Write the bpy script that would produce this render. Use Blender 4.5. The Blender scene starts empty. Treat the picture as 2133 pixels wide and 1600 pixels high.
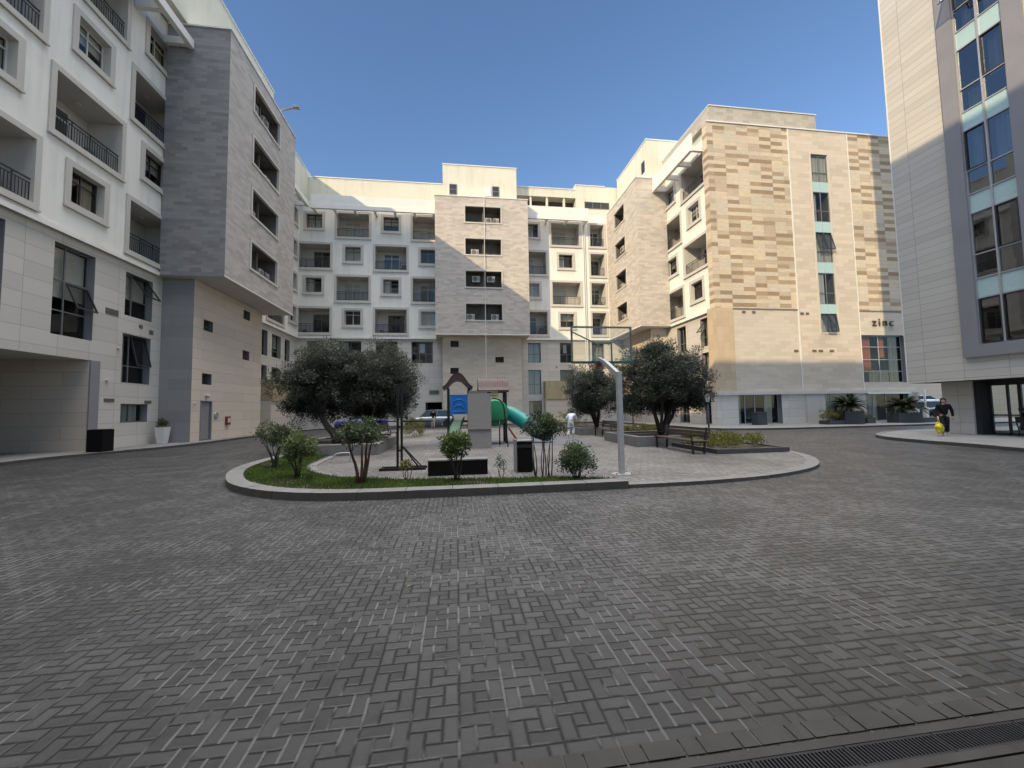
import bpy, bmesh, math, random
import numpy as np
from mathutils import Vector, Matrix

R = math.radians
scene = bpy.context.scene
COL = scene.collection
random.seed(7)
rng = np.random.default_rng(11)

# ------------------------------------------------------------------ mesh helpers
class MB:
    """collects faces; build() links them as one mesh object with metre-scaled UVs"""
    def __init__(s):
        s.v = []; s.f = []; s.m = []
    def poly(s, pts, mi=0):
        n = len(s.v); s.v += [tuple(p) for p in pts]
        s.f.append(tuple(range(n, n + len(pts)))); s.m.append(mi)
    def box(s, x0, x1, y0, y1, z0, z1, mi=0, skip=''):
        n = len(s.v)
        s.v += [(x0,y0,z0),(x1,y0,z0),(x1,y1,z0),(x0,y1,z0),(x0,y0,z1),(x1,y0,z1),(x1,y1,z1),(x0,y1,z1)]
        F = {'b':(0,3,2,1),'t':(4,5,6,7),'f':(0,1,5,4),'r':(1,2,6,5),'k':(2,3,7,6),'l':(3,0,4,7)}
        for k, q in F.items():
            if k not in skip:
                s.f.append(tuple(n+i for i in q)); s.m.append(mi)
    def bar(s, p, q, w, h=None, mi=0, up=(0,0,1)):
        """rectangular bar from p to q"""
        h = h or w
        p = Vector(p); q = Vector(q); d = (q-p).normalized(); u = Vector(up)
        if abs(d.dot(u)) > .98: u = Vector((0,1,0))
        a = d.cross(u).normalized(); b = a.cross(d).normalized()
        n = len(s.v)
        for c in (p, q):
            for i, j in ((-1,-1),(1,-1),(1,1),(-1,1)):
                s.v.append(tuple(c + a*(w/2*i) + b*(h/2*j)))
        for k in range(4):
            s.f.append((n+k, n+(k+1)%4, n+4+(k+1)%4, n+4+k)); s.m.append(mi)
        s.f.append((n+3,n+2,n+1,n)); s.f.append((n+4,n+5,n+6,n+7)); s.m += [mi, mi]
    def tube(s, pts, rad, n=8, mi=0, caps=True):
        pts = [Vector(p) for p in pts]
        if not hasattr(rad, '__len__'): rad = [rad]*len(pts)
        base = len(s.v); prev = None
        for i, p in enumerate(pts):
            d = (pts[min(i+1,len(pts)-1)] - pts[max(i-1,0)]).normalized()
            if prev is None:
                a = d.cross(Vector((0,0,1)))
                if a.length < .05: a = d.cross(Vector((0,1,0)))
            else:
                a = prev - d*prev.dot(d)
            a.normalize(); prev = a; b = d.cross(a)
            for k in range(n):
                t = 2*math.pi*k/n
                s.v.append(tuple(p + (a*math.cos(t) + b*math.sin(t))*rad[i]))
        for i in range(len(pts)-1):
            for k in range(n):
                s.f.append((base+i*n+k, base+i*n+(k+1)%n, base+(i+1)*n+(k+1)%n, base+(i+1)*n+k)); s.m.append(mi)
        if caps:
            s.f.append(tuple(base+k for k in range(n-1,-1,-1))); s.f.append(tuple(base+(len(pts)-1)*n+k for k in range(n))); s.m += [mi, mi]
    def lathe(s, c, prof, n=16, mi=0, axis='z'):
        base = len(s.v); c = Vector(c)
        for r, z in prof:
            for k in range(n):
                t = 2*math.pi*k/n
                p = (r*math.cos(t), r*math.sin(t), z)
                if axis == 'y': p = (p[0], p[2], p[1])
                if axis == 'x': p = (p[2], p[0], p[1])
                s.v.append(tuple(c + Vector(p)))
        for i in range(len(prof)-1):
            for k in range(n):
                s.f.append((base+i*n+k, base+i*n+(k+1)%n, base+(i+1)*n+(k+1)%n, base+(i+1)*n+k)); s.m.append(mi)
        s.f.append(tuple(base+k for k in range(n-1,-1,-1))); s.f.append(tuple(base+(len(prof)-1)*n+k for k in range(n))); s.m += [mi, mi]
    def slab(s, pts, z0, z1, mi=0, mside=None):
        s.poly([(p[0],p[1],z1) for p in pts], mi)
        k = len(pts)
        for i in range(k):
            a, b = pts[i], pts[(i+1)%k]
            s.poly([(a[0],a[1],z0),(b[0],b[1],z0),(b[0],b[1],z1),(a[0],a[1],z1)], mi if mside is None else mside)
    def wall(s, u0, u1, z0, z1, holes=(), y=0.0, mi=0):
        us = {u0, u1}; zs = {z0, z1}
        hs = []
        for a, b, c, d in holes:
            a, b, c, d = max(a,u0), min(b,u1), max(c,z0), min(d,z1)
            if b > a and d > c:
                hs.append((a,b,c,d)); us |= {a,b}; zs |= {c,d}
        us = sorted(us); zs = sorted(zs)
        for i in range(len(us)-1):
            run = None
            for j in range(len(zs)-1):
                cu = (us[i]+us[i+1])/2; cz = (zs[j]+zs[j+1])/2
                hole = any(a < cu < b and c < cz < d for a,b,c,d in hs)
                if hole:
                    if run is not None:
                        s.poly([(us[i],y,run),(us[i+1],y,run),(us[i+1],y,zs[j]),(us[i],y,zs[j])], mi); run = None
                elif run is None: run = zs[j]
            if run is not None:
                s.poly([(us[i],y,run),(us[i+1],y,run),(us[i+1],y,zs[-1]),(us[i],y,zs[-1])], mi)
    def mesh(s, name, mats, smooth=False):
        me = bpy.data.meshes.new(name)
        me.from_pydata(s.v, [], s.f)
        for m in (mats if isinstance(mats, (list,tuple)) else [mats]): me.materials.append(m)
        me.polygons.foreach_set('material_index', s.m)
        me.polygons.foreach_set('use_smooth', [smooth]*len(s.f))
        n = len(me.polygons)
        if n:
            no = np.zeros(n*3, np.float32); me.polygons.foreach_get('normal', no); no = np.abs(no.reshape(-1,3))
            tot = np.zeros(n, np.int32); me.polygons.foreach_get('loop_total', tot)
            li = np.zeros(len(me.loops), np.int32); me.loops.foreach_get('vertex_index', li)
            co = np.array(s.v, np.float32)[li]; nl = np.repeat(no, tot, axis=0)
            ax = np.argmax(nl, axis=1)
            uv = np.empty((len(li),2), np.float32)
            uv[:,0] = np.where(ax==0, co[:,1], co[:,0]); uv[:,1] = np.where(ax==2, co[:,1], co[:,2])
            me.uv_layers.new(name='UVMap').data.foreach_set('uv', uv.ravel())
        me.validate(); me.update()
        return me
    def build(s, name, mats, parent=None, loc=None, rz=None, smooth=False, bevel=0):
        return link(name, s.mesh(name, mats, smooth), parent, loc, rz, bevel)

def link(name, me, parent=None, loc=None, rz=None, bevel=0):
    o = bpy.data.objects.new(name, me); COL.objects.link(o)
    if parent is not None: o.parent = parent
    if loc is not None: o.location = loc
    if rz is not None: o.rotation_euler = (0,0,rz)
    if bevel:
        b = o.modifiers.new('bevel', 'BEVEL'); b.width = bevel; b.segments = 2; b.limit_method = 'ANGLE'
    return o

def tag(o, label=None, cat=None, group=None, kind=None):
    if label: o['label'] = label
    if cat: o['category'] = cat
    if group: o['group'] = group
    if kind: o['kind'] = kind
    return o

def empty(name, loc, rz=0, **k):
    o = bpy.data.objects.new(name, None); COL.objects.link(o)
    o.empty_display_size = .2; o.location = loc; o.rotation_euler = (0,0,rz)
    return tag(o, **k)

def copy_tree(o, parent=None):
    c = o.copy(); COL.objects.link(c)
    if parent is not None: c.parent = parent
    for ch in list(o.children): copy_tree(ch, c)
    return c

def smooth_line(pts, n=6, closed=False):
    out = []; k = len(pts)
    P = [Vector((p[0],p[1],p[2] if len(p)>2 else 0)) for p in pts]
    rngk = k if closed else k-1
    for i in range(rngk):
        p0 = P[(i-1)%k] if (closed or i>0) else P[0]
        p1 = P[i]; p2 = P[(i+1)%k]
        p3 = P[(i+2)%k] if (closed or i+2<k) else P[-1]
        for j in range(n):
            t = j/n
            out.append(.5*((2*p1)+(-p0+p2)*t+(2*p0-5*p1+4*p2-p3)*t*t+(-p0+3*p1-3*p2+p3)*t**3))
    if not closed: out.append(P[-1])
    return out

# ------------------------------------------------------------------ materials
class NT:
    def __init__(s, name):
        s.mat = bpy.data.materials.new(name); s.mat.use_nodes = True
        s.t = s.mat.node_tree; s.n = s.t.nodes
        s.b = s.n['Principled BSDF']; s.out = s.n['Material Output']
    def add(s, typ, **kw):
        x = s.n.new(typ)
        for k, v in kw.items(): setattr(x, k, v)
        return x
    def put(s, val, sock):
        if hasattr(val, 'links'): s.t.links.new(val, sock)
        else:
            if hasattr(sock.default_value, '__len__') and not hasattr(val, '__len__'): val = (val,)*len(sock.default_value)
            elif hasattr(val, '__len__') and len(val) == 3 and len(sock.default_value) == 4: val = (*val, 1)
            sock.default_value = val
    def m(s, op, *a, clamp=False):
        x = s.add('ShaderNodeMath', operation=op); x.use_clamp = clamp
        for i, v in enumerate(a): s.put(v, x.inputs[i])
        return x.outputs[0]
    def mix(s, fac, a, b, blend='MIX'):
        x = s.add('ShaderNodeMix', data_type='RGBA', blend_type=blend)
        s.put(fac, x.inputs[0]); s.put(a, x.inputs[6]); s.put(b, x.inputs[7])
        return x.outputs[2]
    def uv(s): return s.add('ShaderNodeTexCoord').outputs['UV']
    def obj(s): return s.add('ShaderNodeTexCoord').outputs['Object']
    def xyz(s, v):
        x = s.add('ShaderNodeSeparateXYZ'); s.put(v, x.inputs[0]); return x.outputs
    def vec(s, x, y, z=0.0):
        c = s.add('ShaderNodeCombineXYZ')
        for i, v in enumerate((x,y,z)): s.put(v, c.inputs[i])
        return c.outputs[0]
    def noise(s, v, scale, detail=4, rough=.55, stretch=None):
        if stretch is not None:
            mp = s.add('ShaderNodeMapping'); s.put(v, mp.inputs[0]); mp.inputs['Scale'].default_value = stretch; v = mp.outputs[0]
        x = s.add('ShaderNodeTexNoise'); s.put(v, x.inputs['Vector']); x.inputs['Scale'].default_value = scale
        x.inputs['Detail'].default_value = detail; x.inputs['Roughness'].default_value = rough
        return x.outputs[0]
    def ramp(s, fac, stops, interp='LINEAR'):
        x = s.add('ShaderNodeValToRGB'); x.color_ramp.interpolation = interp
        e = x.color_ramp.elements
        while len(e) < len(stops): e.new(.5)
        for i, (p, c) in enumerate(stops):
            e[i].position = p; e[i].color = (*c, 1) if hasattr(c, '__len__') else (c,c,c,1)
        s.put(fac, x.inputs[0]); return x.outputs[0]
    def white(s, v):
        x = s.add('ShaderNodeTexWhiteNoise', noise_dimensions='3D'); s.put(v, x.inputs[0]); return x.outputs['Value']
    def bump(s, h, strength=.3, dist=.01):
        x = s.add('ShaderNodeBump'); x.inputs['Strength'].default_value = strength; x.inputs['Distance'].default_value = dist
        s.put(h, x.inputs['Height']); s.put(x.outputs[0], s.b.inputs['Normal'])
    def done(s, col=None, rough=None, metal=None, spec=None):
        if col is not None: s.put(col, s.b.inputs['Base Color'])
        if rough is not None: s.put(rough, s.b.inputs['Roughness'])
        if metal is not None: s.b.inputs['Metallic'].default_value = metal
        if spec is not None: s.b.inputs['Specular IOR Level'].default_value = spec
        return s.mat

def sc(c, k): return tuple(min(1, x*k) for x in c)

def render_mat(name, base, var=.10, bump=.15):
    """painted / rendered wall with faint weather streaks"""
    n = NT(name); o = n.obj()
    a = n.noise(o, .35, 5, .6); st = n.noise(o, 1.0, 4, .6, (2.2,2.2,.16))
    f = n.m('ADD', n.m('MULTIPLY', a, .55), n.m('MULTIPLY', st, .45))
    fs = n.noise(o, 1.0, 6, .7, (6,6,.10))
    f = n.m('ADD', f, n.m('MULTIPLY', n.m('SUBTRACT', fs, .5), .22))
    c = n.ramp(f, [(.26, sc(base, 1-var*2.2)), (.50, base), (.75, sc(base, 1+var*.5))])
    n.bump(n.noise(o, 60, 3), bump, .004)
    return n.done(c, .85, spec=.2)

def stone_mat(name, base, w, h, var=.12, offset=.5, mortar=.008, mcol=.45, rough=.7, streak=(1.2,7,1), tint=(1,1,1), bump=.5, speck=.0):
    """cladding: slabs w x h metres, each slab its own tone"""
    n = NT(name); uv = n.uv(); X = n.xyz(uv)
    v = n.m('DIVIDE', X[1], h); row = n.m('FLOOR', v)
    u = n.m('ADD', n.m('DIVIDE', X[0], w), n.m('MULTIPLY', n.m('FLOORED_MODULO', row, 2.0), offset))
    cu = n.m('FLOOR', u)
    fu = n.m('MULTIPLY', n.m('SUBTRACT', u, cu), w); fv = n.m('MULTIPLY', n.m('SUBTRACT', v, row), h)
    d = n.m('MINIMUM', n.m('MINIMUM', fu, n.m('SUBTRACT', w, fu)), n.m('MINIMUM', fv, n.m('SUBTRACT', h, fv)))
    j = n.m('SUBTRACT', 1.0, n.m('DIVIDE', d, mortar, clamp=True))
    rnd = n.white(n.vec(cu, row, 3.0))
    off = n.vec(n.m('ADD', X[0], n.m('MULTIPLY', rnd, 37.0)), X[1], rnd)
    tex = n.noise(off, 1.6, 6, .62, streak)
    big = n.noise(uv, .12, 3, .5)
    t = n.m('ADD', n.m('MULTIPLY', rnd, .45), n.m('ADD', n.m('MULTIPLY', tex, .4), n.m('MULTIPLY', big, .25)))
    c = n.ramp(t, [(.25, sc(base, 1-var*1.7)), (.55, base), (.85, tuple(min(1,b*(1+var*1.3)*k) for b,k in zip(base, tint)))])
    c = n.mix(n.m('MULTIPLY', j, .85), c, sc(base, mcol))
    hgt = n.m('SUBTRACT', n.m('MULTIPLY', tex, .35), j)
    n.bump(hgt, bump, .006)
    return n.done(c, rough, spec=.25)

def mosaic_mat(name, cols, w, h):
    """blocks of tan stone in stacked columns, some of them dark"""
    n = NT(name); uv = n.uv(); X = n.xyz(uv)
    u = n.m('DIVIDE', X[0], w); v = n.m('DIVIDE', X[1], h)
    cu = n.m('FLOOR', u); row = n.m('FLOOR', v)
    fu = n.m('MULTIPLY', n.m('SUBTRACT', u, cu), w); fv = n.m('MULTIPLY', n.m('SUBTRACT', v, row), h)
    d = n.m('MINIMUM', n.m('MINIMUM', fu, n.m('SUBTRACT', w, fu)), n.m('MINIMUM', fv, n.m('SUBTRACT', h, fv)))
    j = n.m('SUBTRACT', 1.0, n.m('DIVIDE', d, .01, clamp=True))
    # dark strips are one course high and one or two blocks long
    par = n.m('FLOORED_MODULO', n.m('ADD', row, n.m('FLOOR', n.m('MULTIPLY', cu, 1.5))), 2.0)
    seg = n.m('FLOOR', n.m('DIVIDE', n.m('ADD', cu, n.m('FLOORED_MODULO', n.m('MULTIPLY', row, 3.0), 5.0)), 2.0))
    two = n.m('GREATER_THAN', n.white(n.vec(seg, row, 5.0)), .80)
    one = n.m('GREATER_THAN', n.white(n.vec(cu, row, 1.0)), .58)
    dk = n.m('MULTIPLY', n.m('MAXIMUM', one, two), n.m('SUBTRACT', 1.0, n.m('MULTIPLY', par, .92)))
    r = n.white(n.vec(cu, row, 7.0))
    c = n.ramp(r, [(0, cols[1]), (.42, cols[2]), (.74, cols[3])], 'CONSTANT')
    c = n.mix(n.m('GREATER_THAN', dk, .5), c, n.ramp(r, [(0, cols[0]), (.5, sc(cols[0], 1.22))], 'CONSTANT'))
    tex = n.noise(uv, 2.0, 6, .62, (1.0,7,1)); big = n.noise(uv, .2, 3)
    c = n.mix(1.0, c, n.ramp(tex, [(.25,.74),(.75,1.1)]), 'MULTIPLY')
    c = n.mix(1.0, c, n.ramp(big, [(.3,.88),(.7,1.05)]), 'MULTIPLY')
    c = n.mix(n.m('MULTIPLY', j, .6), c, sc(cols[0], .6))
    n.bump(n.m('SUBTRACT', n.m('MULTIPLY', tex, .3), j), .4, .006)
    return n.done(c, .75, spec=.2)

def paver_mat(name, base, s=.088, joint=.006, dark=.12, light_joint=True, var=.14, dirt_vignette=True):
    """pinwheel paving: four 2x1 bricks round a half brick, in 3x3 cells"""
    n = NT(name); o = n.obj(); P = n.xyz(o)
    wob = n.noise(o, 3.0, 2); wob2 = n.noise(o, 17.0, 2)
    w = n.m('ADD', n.m('MULTIPLY', n.m('SUBTRACT', wob, .5), .014), n.m('MULTIPLY', n.m('SUBTRACT', wob2, .5), .006))
    x = n.m('DIVIDE', n.m('ADD', P[0], w), s)
    y = n.m('DIVIDE', n.m('SUBTRACT', w, P[1]), s)
    cx = n.m('FLOOR', n.m('DIVIDE', x, 3.0)); cy = n.m('FLOOR', n.m('DIVIDE', y, 3.0))
    X = n.m('SUBTRACT', x, n.m('MULTIPLY', cx, 3.0)); Y = n.m('SUBTRACT', y, n.m('MULTIPLY', cy, 3.0))
    def lt(a, b): return n.m('LESS_THAN', a, b)
    def no(a): return n.m('SUBTRACT', 1.0, a)
    x1, x2, y1, y2 = lt(X,1.0), lt(X,2.0), lt(Y,1.0), lt(Y,2.0)
    A = n.m('MULTIPLY', x2, y1); B = n.m('MULTIPLY', no(x2), y2)
    C = n.m('MULTIPLY', no(x1), no(y2)); D = n.m('MULTIPLY', x1, no(y1))
    E = n.m('MULTIPLY', n.m('MULTIPLY', no(x1), x2), n.m('MULTIPLY', no(y1), y2))
    def comb(*t):
        r = None
        for w_, k in t:
            q = n.m('MULTIPLY', w_, float(k)); r = q if r is None else n.m('ADD', r, q)
        return r
    X0 = comb((B,2),(C,1),(E,1)); X1 = comb((A,2),(B,3),(C,3),(D,1),(E,2))
    Y0 = comb((C,2),(D,1),(E,1)); Y1 = comb((A,1),(B,2),(C,3),(D,3),(E,2))
    idn = comb((B,1),(C,2),(D,3),(E,4))
    dx = n.m('MULTIPLY', n.m('MINIMUM', n.m('SUBTRACT', X, X0), n.m('SUBTRACT', X1, X)), s)
    dy = n.m('MULTIPLY', n.m('MINIMUM', n.m('SUBTRACT', Y, Y0), n.m('SUBTRACT', Y1, Y)), s)
    d = n.m('MINIMUM', dx, dy)
    rnd = n.white(n.vec(n.m('ADD', cx, n.m('MULTIPLY', idn, 101.0)), cy, idn))
    fine = n.noise(o, 55, 5, .7); mid = n.noise(o, 6.0, 6, .7); big = n.noise(o, .30, 6, .62)
    gap = n.m('MULTIPLY', n.m('MULTIPLY_ADD', mid, 1.5, .25), joint)          # joints open and close
    def jn(dd, g): return n.m('SUBTRACT', 1.0, n.m('DIVIDE', n.m('SUBTRACT', dd, n.m('MULTIPLY', g, .45)), n.m('MULTIPLY', g, .75), clamp=True))
    jx = jn(dx, n.m('MULTIPLY', gap, .8)); jy = jn(dy, gap)
    t = n.m('ADD', n.m('MULTIPLY', rnd, .30), n.m('ADD', n.m('MULTIPLY', fine, .30), n.m('MULTIPLY', mid, .40)))
    c = n.ramp(t, [(.25, sc(base, 1-var*1.8)), (.5, base), (.78, sc(base, 1+var*1.4))])
    c = n.mix(1.0, c, n.ramp(big, [(.33, .50), (.48, .92), (.68, 1.28)]), 'MULTIPLY')
    if dirt_vignette:      # vignette put into the colour, pale middle to dark edges; faint tyre bands
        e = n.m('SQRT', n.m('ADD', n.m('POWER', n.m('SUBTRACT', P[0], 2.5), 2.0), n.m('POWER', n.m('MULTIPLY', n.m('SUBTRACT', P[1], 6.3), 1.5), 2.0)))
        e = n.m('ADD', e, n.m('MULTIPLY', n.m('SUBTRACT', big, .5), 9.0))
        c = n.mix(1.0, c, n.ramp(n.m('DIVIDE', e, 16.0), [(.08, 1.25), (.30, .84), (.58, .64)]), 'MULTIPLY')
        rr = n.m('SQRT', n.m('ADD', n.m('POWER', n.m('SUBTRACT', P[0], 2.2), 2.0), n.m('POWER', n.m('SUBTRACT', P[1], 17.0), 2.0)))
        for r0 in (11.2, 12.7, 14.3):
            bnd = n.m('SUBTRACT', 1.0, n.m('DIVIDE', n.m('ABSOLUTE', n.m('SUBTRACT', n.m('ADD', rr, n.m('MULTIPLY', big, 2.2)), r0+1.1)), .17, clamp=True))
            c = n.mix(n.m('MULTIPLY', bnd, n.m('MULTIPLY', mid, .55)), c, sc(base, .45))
    if dirt_vignette:      # oily patches and dirt collecting along the joints
        pm = n.ramp(n.noise(o, 1.6, 7, .75), [(.57, 0), (.68, 1)])
        c = n.mix(n.m('MULTIPLY', pm, .55), c, sc(base, .36))
        br = n.ramp(n.noise(o, .55, 5, .7), [(.55, 0), (.7, 1)]); c = n.mix(n.m('MULTIPLY', br, .35), c, tuple(b*k for b,k in zip(base,(.95,.80,.66))))
    dirt = n.m('MULTIPLY', n.m('SUBTRACT', 1.0, n.m('DIVIDE', d, .026, clamp=True)), n.ramp(n.noise(o, 4.0, 4, .7), [(.38, .12), (.62, .8)]))
    c = n.mix(dirt, c, sc(base, .42))
    c = n.mix(jy, c, sc(base, dark))
    jc = sc(base, dark*2.2)
    if light_joint:
        lm = n.ramp(n.noise(o, 1.1, 4, .65), [(.49, 0), (.55, 1)])
        jc = n.mix(lm, jc, sc(base, 2.1))
    c = n.mix(n.m('MULTIPLY', jx, .9), c, jc)
    tilt = n.m('MULTIPLY', n.m('SUBTRACT', rnd, .5), n.m('MULTIPLY', n.m('ADD', X, Y), .35))
    hgt = n.m('ADD', n.m('DIVIDE', d, .013, clamp=True), n.m('ADD', n.m('MULTIPLY', fine, .55), n.m('ADD', n.m('MULTIPLY', rnd, .35), tilt)))
    n.bump(hgt, .6, .006)
    n.done(c, n.ramp(mid, [(.3, .40), (.7, .68)]), spec=.5)
    return n.mat

def plain(name, col, rough=.5, metal=0, spec=.5, var=.12, scale=6, bump=0):
    n = NT(name); o = n.obj()
    a = n.noise(o, scale, 5, .6)
    c = n.ramp(a, [(.3, sc(col, 1-var)), (.7, sc(col, 1+var))])
    if bump: n.bump(n.noise(o, scale*9, 4), bump, .004)
    return n.done(c, n.ramp(a, [(.3, max(.02, rough-.06)), (.7, min(1, rough+.08))]), metal, spec)

def glass_mat(name, tint=(.55,.62,.6), refl=.9, base_mix=.12, rough=.015, gl=(.80,.79,.76)):
    """window glass: mirrors the sky at glancing angles, lets the tinted room show through"""
    n = NT(name)
    fr = n.add('ShaderNodeFresnel'); fr.inputs[0].default_value = 1.55
    fac = n.m('ADD', n.m('MULTIPLY', fr.outputs[0], refl), base_mix, clamp=True)
    g = n.add('ShaderNodeBsdfGlossy'); g.inputs['Roughness'].default_value = rough; g.inputs[0].default_value = (*gl, 1)
    wn = n.noise(n.obj(), 1.2, 2)
    bp = n.add('ShaderNodeBump'); bp.inputs['Strength'].default_value = .06; bp.inputs['Distance'].default_value = .02
    n.put(wn, bp.inputs['Height']); n.put(bp.outputs[0], g.inputs['Normal'])
    tr = n.add('ShaderNodeBsdfTransparent'); tr.inputs[0].default_value = (*tint, 1)
    mx = n.add('ShaderNodeMixShader'); n.put(fac, mx.inputs[0]); n.put(tr.outputs[0], mx.inputs[1]); n.put(g.outputs[0], mx.inputs[2])
    n.put(mx.outputs[0], n.out.inputs[0])
    return n.mat

def leaf_mat(name, dark, light, trans=.25, rough=.45):
    n = NT(name)
    at = n.add('ShaderNodeAttribute', attribute_name='tone'); f = at.outputs['Fac']
    c = n.ramp(f, [(0, dark), (.55, sc([(a+b)/2 for a,b in zip(dark,light)], .9)), (1, light)])
    n.done(c, rough, spec=.3)
    tl = n.add('ShaderNodeBsdfTranslucent'); n.put(c, tl.inputs[0])
    mx = n.add('ShaderNodeMixShader'); mx.inputs[0].default_value = trans
    n.put(n.b.outputs[0], mx.inputs[1]); n.put(tl.outputs[0], mx.inputs[2]); n.put(mx.outputs[0], n.out.inputs[0])
    return n.mat

def bark_mat(name, a, b):
    n = NT(name); o = n.obj()
    t = n.noise(o, 14, 6, .7, (1,1,.25)); c = n.ramp(t, [(.3, a), (.7, b)])
    n.bump(t, .6, .02); return n.done(c, .9, spec=.1)

def curtain_mat(name, col):
    n = NT(name); X = n.xyz(n.obj())
    w = n.m('SINE', n.m('MULTIPLY', X[0], 42.0)); c = n.mix(n.m('MULTIPLY_ADD', w, .25, .3), sc(col, 1.0), sc(col, .62))
    return n.done(c, .9, spec=.05)

M = {}
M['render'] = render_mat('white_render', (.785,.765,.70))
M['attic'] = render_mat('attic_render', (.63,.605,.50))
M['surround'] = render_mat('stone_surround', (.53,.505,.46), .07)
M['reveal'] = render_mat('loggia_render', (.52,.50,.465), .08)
M['brick'] = stone_mat('ledge_stone', (.50,.455,.405), .62, .205, .12, .5, .006, .62, .8, (1.0,4,1), bump=.8, tint=(1.03,1,.97))
M['brick_taupe'] = stone_mat('taupe_ledge_stone', (.43,.40,.37), .62, .205, .12, .5, .006, .62, .8, (1.0,4,1), bump=.8)
M['brick_shaded'] = stone_mat('shaded_ledge_stone', (.25,.245,.245), .62, .205, .15, .5, .006, .62, .8, (1.0,4,1), bump=.8)  # darker copy for the left box front, its shade put into the colour
M['stair_shaded'] = stone_mat('shaded_base_stone', (.27,.265,.265), 2.4, .62, .07, .5, .010, .6, .65)  # front of the stair tower, shaded tone put into the colour
M['podium'] = stone_mat('podium_stone', (.55,.52,.47), 1.5, .66, .055, .0, .016, .45, .65)
M['stair'] = stone_mat('beige_stone', (.60,.525,.435), 2.4, .62, .045, .5, .016, .5, .65)
M['tan'] = stone_mat('tan_stone', (.56,.485,.39), 1.1, .335, .09, .5, .007, .62, .7)
M['tan_low'] = stone_mat('tan_low_stone', (.545,.48,.395), .95, .30, .065, .5, .007, .66, .7)
M['tan_corner'] = stone_mat('tan_corner_stone', (.50,.395,.27), .55, .62, .06, .0, .008, .66, .7)
M['parapet'] = stone_mat('parapet_stone', (.42,.39,.33), .6, .3, .12, .5, .007, .65, .7)
M['mosaic'] = mosaic_mat('mosaic_stone', [(.335,.25,.165), (.64,.54,.40), (.60,.525,.42), (.52,.43,.32)], 1.07, .335)
M['siding'] = stone_mat('tower_stone', (.50,.475,.425), 1.55, .345, .06, .0, .017, .42, .65)
M['coping'] = plain('white_coping', (.68,.67,.64), .6, var=.05, scale=1)
M['fascia'] = render_mat('canopy_render', (.73,.72,.68), .06)
M['dark'] = plain('dark_room', (.030,.030,.031), .9, var=.3, scale=1)
M['room'] = plain('dim_room', (.13,.12,.108), .9, var=.4, scale=.8)
M['glass'] = glass_mat('window_glass', (.76,.79,.77), .5, .04)
M['glass2'] = glass_mat('tower_glass', (.60,.63,.67), .7, .26, .015, (.62,.62,.62))
M['sash'] = plain('grey_sash', (.16,.16,.165), .45, var=.06)
M['sash_dark'] = plain('dark_sash', (.035,.036,.04), .4, var=.06)
M['sash_white'] = plain('white_sash', (.55,.55,.54), .45, var=.06)
M['sash_tower'] = plain('pale_metal_sash', (.40,.40,.41), .4, .3, var=.05)
M['rail'] = plain('railing_steel', (.032,.034,.040), .45, .4, var=.1)
M['curtain'] = curtain_mat('white_curtain', (.72,.71,.68))
M['curtain2'] = curtain_mat('beige_curtain', (.66,.56,.42))
M['drape'] = curtain_mat('rust_drape', (.62,.22,.12))
M['blind'] = plain('roller_blind', (.62,.60,.55), .9, var=.04)
M['spandrel'] = plain('teal_spandrel', (.40,.55,.54), .12, var=.05, spec=.6)
M['towerframe'] = plain('grey_metal_panel', (.235,.23,.245), .55, .1, var=.06, scale=1)
M['ac'] = plain('air_con_white', (.50,.49,.46), .6, var=.08)
M['blackbox'] = plain('matt_black', (.006,.006,.0065), .85, var=.3, spec=.12)
M['vent'] = plain('vent_grille', (.15,.14,.125), .7, var=.2)
M['paper'] = plain('notice_paper', (.70,.74,.80), .8, var=.05)
M['gold'] = stone_mat('ribbed_gold_stone', (.40,.33,.20), .25, 2.0, .08, 0, .01, .6, .5)
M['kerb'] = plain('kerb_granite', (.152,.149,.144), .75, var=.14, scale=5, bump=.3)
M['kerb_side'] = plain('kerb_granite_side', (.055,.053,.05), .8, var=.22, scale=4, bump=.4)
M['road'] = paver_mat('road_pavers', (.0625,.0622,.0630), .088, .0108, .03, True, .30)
M['plaza'] = paver_mat('plaza_pavers', (.165,.157,.150), .135, .017, .20, False, .17, False)
M['walk'] = stone_mat('walk_slabs', (.20,.195,.19), .6, .6, .08, .5, .008, .6, .8)
M['concrete'] = plain('concrete', (.060,.058,.056), .85, var=.3, scale=3, bump=.4)
M['soil'] = plain('soil', (.055,.042,.030), .95, var=.4, scale=7, bump=.8)
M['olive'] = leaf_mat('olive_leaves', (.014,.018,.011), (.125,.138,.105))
M['shrub'] = leaf_mat('shrub_leaves', (.038,.058,.018), (.18,.22,.07))
M['oleander'] = leaf_mat('dark_leaves', (.030,.050,.024), (.125,.165,.075))
M['hedge'] = leaf_mat('hedge_leaves', (.055,.065,.014), (.24,.23,.06))
M['palm'] = leaf_mat('palm_leaves', (.018,.028,.012), (.08,.10,.045), .15)
M['grass'] = leaf_mat('grass_blades', (.036,.072,.014), (.135,.215,.045), .2)
M['bark'] = bark_mat('olive_bark', (.030,.026,.021), (.095,.083,.068))
M['redbark'] = bark_mat('reddish_bark', (.085,.045,.030), (.21,.125,.085))
M['steel'] = plain('galvanised_steel', (.38,.38,.38), .45, .3, var=.1, scale=8)
M['green_frame'] = plain('green_frame', (.015,.10,.075), .5, var=.15)
M['grey_frame'] = plain('board_frame', (.13,.145,.13), .5, var=.1)
M['red'] = plain('red_paint', (.22,.022,.02), .45, var=.1)
M['black_steel'] = plain('black_steel', (.014,.014,.015), .45, .3, var=.2)
SUN_E, SKY_S, SKY_DUST, VEIL_FILL = 4.7, .205, .15, 6.7
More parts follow.
